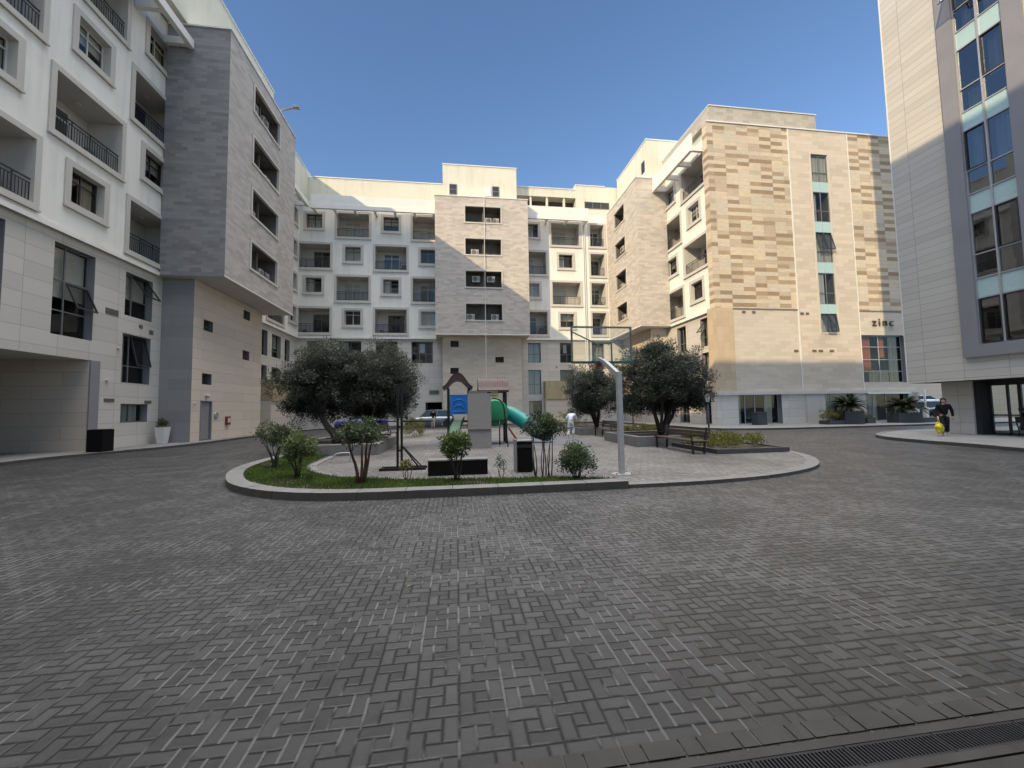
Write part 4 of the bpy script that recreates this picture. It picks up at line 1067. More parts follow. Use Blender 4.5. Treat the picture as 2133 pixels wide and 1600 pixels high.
def tree(name, base, crown_c, crown_r, label, seed, stems=5, r0=.10, leaves=150, clumps=150, group=None, lean=None, mat='olive', bark='bark', ll=.125, lw=.027, rc=.33, trunk_r=0, extra=()):
    t = empty(name, base, label=label, cat='tree', group=group)
    B = Vector(base); mb = MB(); g = random.Random(seed)
    cc = Vector(crown_c)-B
    tops = []
    for k in range(stems):
        a = 6.283*k/stems+g.uniform(-.4,.4); q = cc+Vector((math.cos(a)*crown_r[0]*.55, math.sin(a)*crown_r[1]*.55, g.uniform(-.1,.45)*crown_r[2])); tops.append((q, g.uniform(.6,1)))
    b0 = Vector((0,0,-.05))
    if trunk_r:
        k = Vector(lean) if lean else Vector((0,0,.9))
        mb.tube([(0,0,-.05),(k.x*.25+.04,k.y*.3,k.z*.3),(k.x*.62-.03,k.y*.6,k.z*.65),tuple(k)], [trunk_r*1.25,trunk_r,trunk_r*.85,trunk_r*.7], 10); b0 = k
    branchy(mb, b0, tops, r0, seed)
    for q, rr in tops:      # side limbs
        for j in range(3):
            p = b0.lerp(q, g.uniform(.45,.9)); e = p+Vector((g.uniform(-1,1)*crown_r[0]*.5, g.uniform(-1,1)*crown_r[1]*.5, g.uniform(.1,.7)*crown_r[2]*.6)); branchy(mb, p, [(e,.35)], r0, seed+j, .08, 5, 5)
    link('trunk', mb.mesh('trunk', M[bark], True), t)
    cl = crown_clumps(cc, crown_r, int(clumps*1.35), rc, seed, .30, flat=.55)
    for c, r, nn in extra: cl += crown_clumps(Vector(c)-B, r, int(nn*1.5), rc*.85, seed+5, .3)
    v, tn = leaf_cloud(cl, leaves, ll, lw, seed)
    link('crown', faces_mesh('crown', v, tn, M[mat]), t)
    return t

tree('olive_tree', (-4.9,17.6,.42), (-5.75,18.4,3.1), (1.85,1.6,1.95), 'olive tree with a leaning trunk on the planter side nearest the grey stone box', 3, 5, .11, 170, 190, 'olive trees in the courtyard planters', lean=(-.75,.35,1.1), trunk_r=.15, extra=(((-6.7,18.6,2.4),(.85,.9,1.0),30),((-5.6,18.7,1.95),(1.2,.9,.7),26)))
tree('olive_tree', (-3.75,18.2,.42), (-3.4,18.2,2.95), (1.75,1.6,1.95), 'many stemmed olive tree beside the black steel goal stand', 8, 6, .085, 170, 190, 'olive trees in the courtyard planters', extra=(((-2.5,18,2.2),(.75,.8,.95),32),((-3.7,18.6,1.85),(1.1,.8,.65),26)))
tree('olive_tree', (9.2,17.4,.42), (9.55,17.5,2.8), (2.4,1.9,2.0), 'broad olive tree with forked stems behind the near courtyard bench', 15, 5, .10, 175, 250, 'olive trees in the courtyard planters', extra=(((11.1,17.5,2.2),(.9,.9,.85),28),((9.2,17.5,4.3),(.9,.9,.65),22),((8.0,17.6,1.9),(.9,.8,.7),24),((9.8,18.0,1.75),(1.2,.7,.55),20)))
tree('olive_tree', (8.75,24.6,.42), (8.5,24.4,2.75), (2.05,1.7,2.05), 'olive tree standing beyond the basketball hoop board', 21, 5, .09, 150, 190, 'olive trees in the courtyard planters', extra=(((8.0,24.4,1.8),(1.4,1.1,.7),30),))

def shrub(x, y, h, crown_z, r, label, seed, stems=6, mat='shrub', bark='bark', leaves=70, clumps=40, ll=.075, lw=.026, r0=.018, spread=.12, rc=.15, z=.11, name='shrub'):
    t = empty(name, (x,y,z), label=label, cat='shrub'); mb = MB(); g = random.Random(seed)
    cz = crown_z-z
    for k in range(stems):
        a = 6.283*k/stems+g.uniform(-.5,.5); s = Vector((math.cos(a)*spread*.35, math.sin(a)*spread*.35, -.02))
        q = Vector((math.cos(a)*r[0]*.6, math.sin(a)*r[1]*.6, cz+g.uniform(-.2,.6)*r[2])); branchy(mb, s, [(q, g.uniform(.7,1.1))], r0, seed+k, .06, 6, 6, .0045)
    link('stems', mb.mesh('stems', M[bark], True), t)
    cl = crown_clumps((0,0,cz), r, clumps, rc, seed, .35, .6)
    v, tn = leaf_cloud(cl, leaves, ll, lw, seed, .35)
    link('foliage', faces_mesh('foliage', v, tn, M[mat]), t); return t
shrub(-5.2,12.5,1.4,.98,(.58,.5,.42),'tall loose shrub with bare lower stems at the curved end of the lawn',31,7,'oleander',leaves=60,clumps=44)
shrub(-3.85,10.5,1.3,.86,(.40,.38,.40),'bushy green shrub second along the lawn beside the loose tall one',32,7,'shrub',leaves=70,clumps=40)
shrub(-2.13,9.4,1.45,1.18,(.52,.46,.26),'flat topped shrub on bare reddish stems in the lawn',33,5,'oleander','redbark',80,44,r0=.036,spread=.2)
shrub(-.03,9.2,1.2,.86,(.38,.36,.34),'round clipped shrub in front of the long black planter box',34,6,'shrub',leaves=80,clumps=40)
shrub(2.0,9.35,1.6,1.24,(.46,.42,.34),'tall shrub on many bare stems beside the black litter bin',35,9,'oleander',leaves=70,clumps=46,r0=.012,spread=.55)
shrub(2.66,8.85,1.0,.52,(.44,.4,.36),'low loose dark shrub nearest the basketball post',36,9,'oleander',leaves=75,clumps=56,ll=.06,lw=.024,r0=.009)
shrub(-1.15,9.75,.7,.42,(.17,.15,.22),'small thin pale shrub at the foot of the goal stand',37,4,'hedge',leaves=30,clumps=12,ll=.05,r0=.007,rc=.09)
shrub(1.02,9.6,.6,.38,(.13,.12,.26),'small wispy seedling shrub beside the litter bin',38,3,'oleander',leaves=16,clumps=10,ll=.05,r0=.006,rc=.08)
shrub(-3.3,9.75,.5,.30,(.12,.12,.16),'tiny sparse seedling in the lawn between two larger shrubs',39,3,'oleander',leaves=14,clumps=8,ll=.045,r0=.005,rc=.07)

def planter(name, x0, x1, y0, y1, h, label, mat='kerb', t=.28, soil=.08, z=.06):
    p = empty(name, ((x0+x1)/2,(y0+y1)/2,z), label=label, cat='planter'); a, b = (x1-x0)/2, (y1-y0)/2
    mb = MB(); mb.box(-a,a,-b,-b+t,0,h); mb.box(-a,a,b-t,b,0,h); mb.box(-a,-a+t,-b+t,b-t,0,h); mb.box(a-t,a,-b+t,b-t,0,h)
    link('planter_wall', mb.mesh('planter_wall', M[mat]), p, bevel=.012)
    mb = MB(); mb.poly([(-a+t,-b+t,h-soil),(a-t,-b+t,h-soil),(a-t,b-t,h-soil),(-a+t,b-t,h-soil)]); link('soil', mb.mesh('soil', M['soil']), p); return p
planter('planter', -6.4, -2.9, 15.7, 20.5, .42, 'long grey granite planter holding the two olive trees nearest the grey stone box')
planter('planter', 7.2, 11.2, 15.55, 19.2, .42, 'grey granite planter with the broad forked olive tree')
planter('planter', 7.2, 11.2, 23.1, 27.0, .42, 'grey granite planter under the olive tree farther from the camera')
planter('planter', 8.6, 11.3, 12.5, 15.4, .17, 'low dark edged bed of yellowish shrubs beside the near bench', 'kerb_side', .12, .05)
planter('planter', 8.6, 11.3, 19.4, 22.9, .17, 'low dark edged bed behind the far bench', 'kerb_side', .12, .05)
def hedge(x0, x1, y0, y1, z0, z1, label, seed, n=60, mat='hedge', cat='hedge', ragged=.08):
    g = random.Random(seed); cl = []
    for k in range(n): cl.append((g.uniform(x0,x1)-(x0+x1)/2, g.uniform(y0,y1)-(y0+y1)/2, g.uniform(.05,1)**.7*(z1-z0)+g.uniform(-1,1)*ragged, .15, g.uniform(.3,.8)))
    v, tn = leaf_cloud(cl, 70, .07, .03, seed, .4)
    return tag(link('hedge', faces_mesh('hedge', v, tn, M[mat]), None, ((x0+x1)/2,(y0+y1)/2,z0)), label, cat)
hedge(8.8,11.1,12.75,15.2,.2,.55,'yellow green low shrubs in the bed beside the near bench',41,110)
hedge(8.8,11.1,19.6,22.7,.2,.6,'yellow green low shrubs behind the far bench',42,90)
hedge(7.6,8.6,26.2,30,.3,1.3,'pale loose shrubs behind the child in white',44,50)
hedge(-3.3,-2.1,24.5,27,.1,1.2,'light green clipped shrubs between the olive trees and the parked silver car',45,60)

def sago(x, y, z, label, seed, n=120, L=1.5):
    t = empty('sago_palm', (x,y,z), label=label, cat='palm'); g = random.Random(seed); V = []; T = []
    st = MB()
    for k in range(n):
        a = g.uniform(0,6.283); el = g.uniform(.2,1.35); l = L*g.uniform(.75,1.1); pts = []
        for i in range(14):
            s = i/13; e = el-s*1.1; pts.append((pts[-1]+Vector((math.cos(a)*math.cos(e), math.sin(a)*math.cos(e), math.sin(e)))*l/13) if pts else Vector((0,0,.25)))
        st.tube([tuple(p) for p in pts], [.016*(1-i/14)+.004 for i in range(14)], 4)
        for i in range(1,14):
            d = (pts[i]-pts[i-1]).normalized(); sd = d.cross(Vector((0,0,1))).normalized(); w = .24*math.sin(3.14*min(.95,(i+1)/14.5))+.04
            for sg in (-1,1):
                for q in (0,.5):
                    p = pts[i-1].lerp(pts[i], q); e = p+(sd*sg*.86+d*.5+Vector((0,0,.12)))*w
                    V.append([p-d*.03, e, p+d*.03]); T.append(min(1,max(0,.25+.5*(p.z/1.0)+g.uniform(-.2,.2))))
    link('fronds', faces_mesh('fronds', np.array([[tuple(q) for q in f] for f in V]), np.array(T), M['palm']), t)
    st.lathe((0,0,0), [(.16,-.3),(.17,.1),(.1,.3)], 10); link('stem', st.mesh('stem', M['bark'], True), t); return t

def box_planter(x, y, w, d, h, label, z=.1, low=0):
    p = empty('planter', (x,y,z), label=label, cat='planter'); mb = MB(); t = .05
    for q in ((-w/2,w/2,-d/2,-d/2+t),(-w/2,w/2,d/2-t,d/2),(-w/2,-w/2+t,-d/2+t,d/2-t),(w/2-t,w/2,-d/2+t,d/2-t)): mb.box(*q,0,h)
    if low: mb.box(w/2+.003,w/2+low,-d/2,d/2,0,h*.45)
    link('planter_box', mb.mesh('planter_box', M['box_grey']), p, bevel=.01)
    mb = MB(); mb.poly([(-w/2+t,-d/2+t,h-.06),(w/2-t,-d/2+t,h-.06),(w/2-t,d/2-t,h-.06),(-w/2+t,d/2-t,h-.06)]); link('soil', mb.mesh('soil', M['soil']), p); return p
M['box_grey'] = plain('charcoal_planter', (.045,.046,.048), .6, var=.15, scale=2)
box_planter(29.95, 27.3, 1.7, .9, 1.0, 'tall charcoal planter under the palm beside the clipped hedge')
box_planter(28.4, 27.3, 1.35, .9, .3, 'low charcoal trough holding the clipped hedge')
hedge(27.8,29.0,26.95,27.65,.4,1.15,'clipped yellow green hedge block in the charcoal trough',46,46,ragged=.02)
sago(29.9, 27.3, 1.15, 'dark sago palm spreading over the tall charcoal planter beside the hedge', 3)
box_planter(34.9, 27.3, 2.2, .9, .78, 'charcoal planter with a lower step beside the restaurant corner', low=1.6)
sago(35.0, 27.3, .98, 'dark sago palm in the stepped charcoal planter by the barrier gate', 9, 120, 1.6)
box_planter(31.9, 27.6, .75, .6, .45, 'small dark pot of low plants between the two palm planters')
hedge(31.65,32.15,27.4,27.8,.5,.8,'small tuft of low plants in the pot between the palms',47,8,'shrub','plant')
bb = MB(); bb.box(-.4,.4,-.35,.35,0,.95); bb.box(-.44,.44,-.39,.39,.951,1.0)
tag(bb.build('planter', M['box_grey'], None, (23.6,28.9,.1), bevel=.01), 'plain dark cube planter beside the curtained restaurant door', 'planter')
# pots by the left wing
bb = MB(); bb.box(-.31,.31,-.31,.31,0,.98); bb.box(-.26,.26,-.26,.26,.981,1.0,1)
tag(bb.build('planter', [M['blackbox'], M['soil']], None, (-15.75,20.4,.1), bevel=.012), 'empty black cube planter at the corner of the car passage', 'planter')
p = empty('flower_pot', (-16.25,25.0,.1), label='tapered white pot with a small plant by the stair tower', cat='flower pot')
mb = MB()
def frust(mb, a0, a1, z0, z1, mi=0):
    q = [(-a0,-a0,z0),(a0,-a0,z0),(a0,a0,z0),(-a0,a0,z0)]; w = [(-a1,-a1,z1),(a1,-a1,z1),(a1,a1,z1),(-a1,a1,z1)]
    for i in range(4): mb.poly([q[i],q[(i+1)%4],w[(i+1)%4],w[i]], mi)
    mb.poly(q[::-1], mi); mb.poly(w, mi)
frust(mb, .17, .26, 0, .90); frust(mb, .22, .22, .901, .915, 1); link('pot', mb.mesh('pot', [M['coping'], M['soil']]), p, bevel=.01)
v, tn = leaf_cloud([(random.uniform(-.15,.15),random.uniform(-.15,.15),1.0+random.uniform(0,.28),.14,.5) for _ in range(14)], 40, .11, .03, 51, .6); link('plant', faces_mesh('plant', v, tn, M['oleander']), p)

# ------------------------------------------------------------------ courtyard furniture
# basketball hoop
hp = empty('basketball_hoop', (3.96,9.45,.066), label='basketball hoop seen from behind, clear framed board on a galvanised post', cat='basketball hoop')
mb = MB(); mb.box(-.062,.062,-.062,.062,.02,2.5); link('post', mb.mesh('post', M['steel']), hp, bevel=.01)
mb = MB(); mb.box(-.24,.24,-.20,.20,0,.02)
for i in (-1,1):
    for j in (-1,1): mb.lathe((.19*i,.15*j,.02), [(.022,0),(.022,.04),(.012,.05)], 6)
link('base_plate', mb.mesh('base_plate', M['steel']), hp)
mb = MB(); mb.bar((0,0,2.42),(-.10,.62,2.80),.11,.12); mb.bar((-.10,.58,2.80),(-.05,1.19,2.97),.09,.09); link('arm', mb.mesh('arm', M['steel']), hp, bevel=.008)
bd = MB(); frame_ring(bd, 1.76, 1.02, .045, 1.2, 1.25, 0, .05, 2.86); link('board_frame', bd.mesh('board_frame', M['grey_frame']), hp)
mb = MB(); mb.box(-.83,.93,1.185,1.26,2.84,2.90); link('board_padding', mb.mesh('board_padding', M['green_frame']), hp)
mb = MB(); mb.poly([(-.8,1.225,2.9),(.9,1.225,2.9),(.9,1.225,3.85),(-.8,1.225,3.85)]); link('board', mb.mesh('board', glass_mat('clear_acrylic', (.86,.90,.88), .8, .03, .02)), hp)
mb = MB(); mb.bar((-.82,1.19,3.72),(-.08,1.10,3.34),.03,.03); mb.bar((.92,1.19,3.72),(.18,1.10,3.34),.022,.022); mb.bar((-.24,1.15,2.9),(-.24,1.15,3.42),.035); mb.bar((.30,1.15,2.9),(.30,1.15,3.42),.035); mb.bar((-.26,1.15,3.40),(.32,1.15,3.40),.05,.05); link('board_brace', mb.mesh('board_brace', M['grey_frame']), hp)
mb = MB(); mb.tube([(.02+.23*math.cos(t*.3142),1.55+.23*math.sin(t*.3142),2.80) for t in range(21)], .012, 6, 0, False); mb.bar((-.03,1.26,2.80),(-.03,1.33,2.80),.12,.1); link('rim', mb.mesh('rim', M['red']), hp)

# black goal stand
gs = empty('goal_stand', (-1.58,11.6,.066), label='black steel goal stand with twin posts, bracing and a low base frame', cat='goal stand')
mb = MB(); mb.box(-.085,-.025,-.03,.03,.07,2.35); mb.box(.025,.085,-.03,.03,.07,2.35)
for z in (.5,1.15,1.75): mb.box(-.025,.025,-.025,.025,z,z+.05)
link('post', mb.mesh('post', M['black_steel']), gs)
mb = MB(); mb.box(-.52,.72,-.20,-.12,0,.07); mb.box(-.50,.74,.14,.22,0,.07); mb.box(-.5,-.43,-.12,.14,.0,.06); mb.box(-.03,.03,-.12,.14,.005,.066); link('base_frame', mb.mesh('base_frame', M['black_steel']), gs)
mb = MB(); mb.bar((.08,-.02,.64),(.55,-.15,.05),.035); mb.bar((.08,.03,.64),(.58,.17,.05),.035); link('brace', mb.mesh('brace', M['black_steel']), gs)
mb = MB(); mb.bar((-.05,0,2.32),(-.3,.9,2.4),.05); mb.bar((.05,0,1.33),(.9,.1,1.32),.035); mb.bar((-.08,0,1.33),(-.6,.6,1.33),.03); link('arm', mb.mesh('arm', M['black_steel']), gs)
# bent rail (low handrail hoop)
q = MB(); q.tube(smooth_line([(0,0,0),(.12,.03,.25),(.28,.05,.30),(.55,.08,.30),(.58,.08,.22),(.58,.08,0)],5), .018, 8)
tag(q.build('handrail', M['steel'], None, (-4.0,13.6,.066), smooth=True), 'bent thin metal handrail at the edge of the paved circle', 'handrail')
# long black planter box
bx = empty('planter', (.02,10.45,.066), label='long black rectangular planter box with a grey rim on the paving', cat='planter')
mb = MB(); mb.box(-.74,.74,-.20,.20,0,.36); link('box', mb.mesh('box', M['blackbox']), bx, bevel=.008)
mb = MB(); mb.box(-.75,.75,-.21,.21,.361,.39); link('rim', mb.mesh('rim', plain('grey_slab', (.16,.155,.15), .7)), bx)
# litter bin
bn = empty('litter_bin', (1.72,10.5,.066), .0, label='upright black litter bin with a grey side panel', cat='litter bin')
mb = MB(); mb.box(-.20,.21,-.2,.2,.02,.78); mb.box(-.2,.21,-.21,-.2,.62,.7,1); link('bin_body', mb.mesh('bin_body', [M['blackbox'], M['rail']]), bn, bevel=.012)
mb = MB(); mb.box(-.235,-.202,-.21,.21,0,.84); mb.box(-.202,.22,-.21,.21,.781,.81); link('side_panel', mb.mesh('side_panel', plain('grey_panel', (.20,.20,.20), .7)), bn)

def bench(x, y, L, rz, label):
    b = empty('bench', (x,y,.066), rz, label=label, cat='bench')
    mb = MB()
    for k in range(4): mb.box(-L/2,L/2,-.24+k*.12,-.14+k*.12,.42,.455)
    link('seat', mb.mesh('seat', M['bench_wood']), b, bevel=.006)
    mb = MB()
    for k in range(3): mb.bar((-L/2,.27+k*.025,.58+k*.12),(L/2,.27+k*.025,.58+k*.12),.03,.095)
    link('backrest', mb.mesh('backrest', M['bench_wood']), b)
    for s in (-1,1):
        q = MB(); x_ = s*(L/2-.22)
        q.bar((x_,-.2,0),(x_,-.22,.42),.05,.06); q.bar((x_,.2,0),(x_,.24,.46),.05,.06); q.bar((x_,.24,.46),(x_,.33,.88),.04,.05); q.bar((x_,-.22,.395),(x_,.24,.395),.05,.045); q.bar((x_,-.24,.62),(x_,.28,.64),.04,.03); q.bar((x_,-.23,.42),(x_,-.24,.62),.035,.035)
        link('leg', q.mesh('leg', M['black_steel']), b)
M['bench_wood'] = plain('dark_bench_wood', (.055,.042,.033), .55, var=.3, scale=3)
bench(8.1,14.0,2.9,R(-90),'dark slatted bench in front of the yellowish shrub bed')
bench(8.1,21.2,2.9,R(-90),'dark slatted bench between the two granite planters with olive trees')
bench(-3.6,22.5,2.6,R(90),'dark bench half hidden behind the goal stand')

def lamp(x, y, label, h=2.08, z=.066):
    l = empty('lamp_post', (x,y,z), label=label, cat='lamp post')
    mb = MB(); mb.lathe((0,0,0), [(.09,0),(.09,.05),(.05,.12),(.036,.2),(.03,h-.32)], 12); link('post', mb.mesh('post', M['black_steel'], True), l)
    mb = MB(); mb.lathe((0,0,h-.32), [(.065,0),(.125,.24),(.13,.245)], 6); link('lantern', mb.mesh('lantern', plain('frosted_glass', (.62,.62,.60), .25, var=.05)), l)
    mb = MB(); mb.lathe((0,0,h-.07), [(.15,0),(.13,.03),(.03,.09)], 6); mb.lathe((0,0,h-.34), [(.05,0),(.07,.03)], 8)
    for k in range(6):
        a = 6.283*(k+.0)/6; mb.bar((.066*math.cos(a),.066*math.sin(a),h-.31),(.132*math.cos(a),.132*math.sin(a),h-.07),.012)
    link('lantern_cap', mb.mesh('lantern_cap', M['black_steel']), l)
lamp(10.2,15.3,'black garden lamp post with a pale lantern beside the yellowish shrub bed')
lamp(10.45,23.0,'black garden lamp post half hidden by olive branches behind the basketball post',2.3)

# playground
pg = empty('play_tower', (1.0,18.6,.066), label='playground tower with brown roofs, blue panel, grey climbing wall and green tube slide', cat='playground')
def pgl(name, mb, mat, smooth=False, bevel=0): return link(name, mb.mesh(name, mat, smooth), pg, (-1.0,-18.6,0), None, bevel)
M['pg_brown'] = plain('brown_plastic_roof', (.062,.027,.022), .5, var=.15, scale=4)
M['pg_green'] = plain('green_plastic', (.012,.19,.075), .4, var=.12, scale=3)
M['pg_dgreen'] = plain('dark_green_plastic', (.010,.085,.035), .45, var=.15, scale=3)
M['pg_teal'] = plain('teal_plastic', (.010,.26,.22), .35, var=.12, scale=3)
M['pg_blue'] = plain('blue_plastic', (.010,.15,.48), .4, var=.10, scale=4)
M['pg_navy'] = plain('navy_plastic', (.02,.09,.24), .4, var=.10, scale=4)
M['pg_yellow'] = plain('yellow_plastic', (.55,.52,.05), .5)
def ogee(w, z0, zt, n=20):
    out = []
    for i in range(n+1):
        t = -1+2*i/n; a = abs(t); out.append((t*w, z0+(zt-z0)*(.5+.5*math.cos(math.pi*min(1,a)**1.15))))
    return out
def arch_roof(name, cx, cy, w, d, z0, zt, axis, thick=.2):
    mb = MB(); O = ogee(w, z0, zt); I = ogee(w*.97, z0-.10, zt-thick)
    def pt(p, k): return (cx+p[0], cy+k, p[1]) if axis == 'y' else (cx+k, cy+p[0], p[1])
    for i in range(20):
        for S, fl in ((O,0),(I,1)):
            q = [pt(S[i],-d/2),pt(S[i+1],-d/2),pt(S[i+1],d/2),pt(S[i],d/2)]; mb.poly(q if not fl else q[::-1])
        for k in (-d/2,d/2): mb.poly([pt(O[i],k),pt(O[i+1],k),pt(I[i+1],k),pt(I[i],k)])
    for S in (0,20): mb.poly([pt(O[S],-d/2),pt(O[S],d/2),pt(I[S],d/2),pt(I[S],-d/2)])
    n = int(d/.11)
    for j in range(n+1):      # raised ribs of the moulded tiles
        k = -d/2+d*j/n
        for i in range(20):
            a, b = O[i], O[i+1]; mb.bar(pt((a[0],a[1]+.012),k), pt((b[0],b[1]+.012),k), .035, .03)
    pgl(name, mb, M['pg_brown'])
arch_roof('arched_roof', .05, 19.0, .68, 1.35, 2.66, 3.28, 'y', .3)
arch_roof('barrel_roof', 1.75, 19.6, .62, 1.42, 2.52, 3.12, 'x', .16)
for x, y, h in ((-.38,18.4,2.62),(.56,18.4,2.62),(-.38,19.6,2.62),(.56,19.6,2.62),(1.15,19.2,2.5),(2.33,19.2,2.5),(1.15,20.0,2.5),(2.33,20.0,2.5)):
    q = MB(); q.box(x-.05,x+.05,y-.05,y+.05,0,h); pgl('post', q, M['black_steel'], bevel=.008)
q = MB(); q.box(-.30,.50,18.36,18.41,1.42,2.26); q.box(-.33,.55,18.35,18.42,2.26,2.30)
for r_, z_ in ((.26,1.88),(.20,1.70)): q.tube([(.1+r_*math.cos(t*.314),18.355,z_+r_*.8*math.sin(t*.314)) for t in range(11)], .022, 6)
q.tube([(-.16,18.355,1.55),(.36,18.355,1.55)], .022, 6); q.tube([(-.12,18.355,1.68),(.02,18.355,1.8),(.18,18.355,1.8),(.32,18.355,1.68)], .018, 6)
pgl('blue_panel', q, M['pg_blue'], bevel=.006)
q = MB(); q.bar((.95,16.98,.0),(.95,17.16,2.3),.98,.07,0,(0,-1,0)); q.box(.46,1.44,16.94,17.0,.80,.825); pgl('climbing_wall', q, stone_mat('climbing_board', (.235,.22,.205), 2, 3, .12, 0, .01, .6, .8))
q = MB(); q.box(.5,1.75,17.2,17.3,2.28,2.42); q.box(.55,.75,17.15,17.2,2.12,2.27); q.box(1.3,1.45,17.2,18.4,2.28,2.36); pgl('top_beam', q, plain('grey_timber', (.15,.14,.115), .8))
q = MB(); q.box(1.3,1.98,19.14,19.2,2.22,2.33); pgl('yellow_bar', q, M['pg_yellow'])
q = MB(); q.box(-.33,2.3,18.45,19.9,1.05,1.12); pgl('deck', q, M['rail'])
q = MB(); q.lathe((1.78,18.9,1.45), [(.55,-.28),(.62,-.25),(.62,.25),(.55,.28)], 24, 0, 'y'); pgl('crawl_tube', q, M['pg_green'], True)
sl = smooth_line([(2.2,19.6,1.45),(2.55,19.55,1.42),(3.0,19.4,1.15),(3.45,19.2,.82),(3.9,19.0,.52),(4.35,18.8,.40)],5)
half = len(sl)*5//9
q = MB(); q.tube(sl[:half+1], .36, 20); pgl('tube_slide', q, M['pg_teal'], True)
q = MB(); q.tube(sl[half:], [.36]*(len(sl)-half), 20)
for k in (half, half+4): q.tube([sl[k]+(sl[k+1]-sl[k])*-.05, sl[k]+(sl[k+1]-sl[k])*.25], .40, 20)
pgl('tube_slide_end', q, M['pg_navy'], True)
q = MB(); s2 = smooth_line([(.1,18.3,1.15),(-.05,18.0,.9),(-.12,17.6,.55),(-.14,17.2,.28),(-.14,16.9,.22)],5)
for i in range(len(s2)-1):
    a, b = s2[i], s2[i+1]
    q.poly([(a.x-.24,a.y,a.z),(a.x+.24,a.y,a.z),(b.x+.24,b.y,b.z),(b.x-.24,b.y,b.z)])
    for s in (-.24,.24): q.poly([(a.x+s,a.y,a.z-.04),(b.x+s,b.y,b.z-.04),(b.x+s,b.y,b.z+.2),(a.x+s,a.y,a.z+.2)])
pgl('small_slide', q, M['pg_dgreen'])
q = MB(); q.tube(smooth_line([(1.52,17.2,2.1),(1.85,17.3,2.0),(2.02,17.4,1.7),(2.08,17.4,1.1),(2.18,17.4,.0)],5), .03, 8); q.tube([(1.9,18.1,1.1),(1.9,18.1,0)],.028,8); pgl('climbing_bar', q, M['black_steel'], True)
q = MB(); q.bar((2.42,18.9,.72),(2.85,18.6,.05),.12,.05); pgl('red_strut', q, plain('dark_red_plastic', (.20,.03,.025), .5))
mb = MB(); mb.poly([(-1.4,17.35,.072),(6.2,17.35,.072),(6.2,23,.072),(-1.4,23,.072)]); struct('play_surface', mb, plain('rubber_surface', (.105,.105,.115), .9, var=.15, scale=8))
# bollards
for x, y, l in ((-4.3,36.0,'black bollard beside the bonnet of the parked silver car'),(-8.8,35.2,'black bollard in front of the blue parked car')):
    q = MB(); q.lathe((0,0,0), [(.11,0),(.1,.05),(.09,1.05),(.11,1.08),(.09,1.15)], 12); tag(q.build('bollard', M['black_steel'], None, (x,y,0), smooth=True), l, 'bollard')
# ------------------------------------------------------------------ vehicles
M['tyre'] = plain('tyre_rubber', (.018,.018,.019), .85)
M['rim'] = plain('alloy_rim', (.42,.42,.44), .3, .7)
M['lamp_glass'] = plain('headlamp_glass', (.55,.57,.60), .1)
M['tail'] = plain('tail_lamp', (.35,.02,.02), .2)
M['car_glass'] = plain('car_glass', (.03,.035,.04), .05, spec=.8)
M['plate'] = plain('number_plate', (.6,.6,.6), .5)
def paint(name, c):
    n = NT(name); n.b.inputs['Coat Weight'].default_value = .8; n.b.inputs['Coat Roughness'].default_value = .05
    return n.done(n.mix(n.noise(n.obj(), 3, 3), sc(c,.9), sc(c,1.08)), .35, .25)

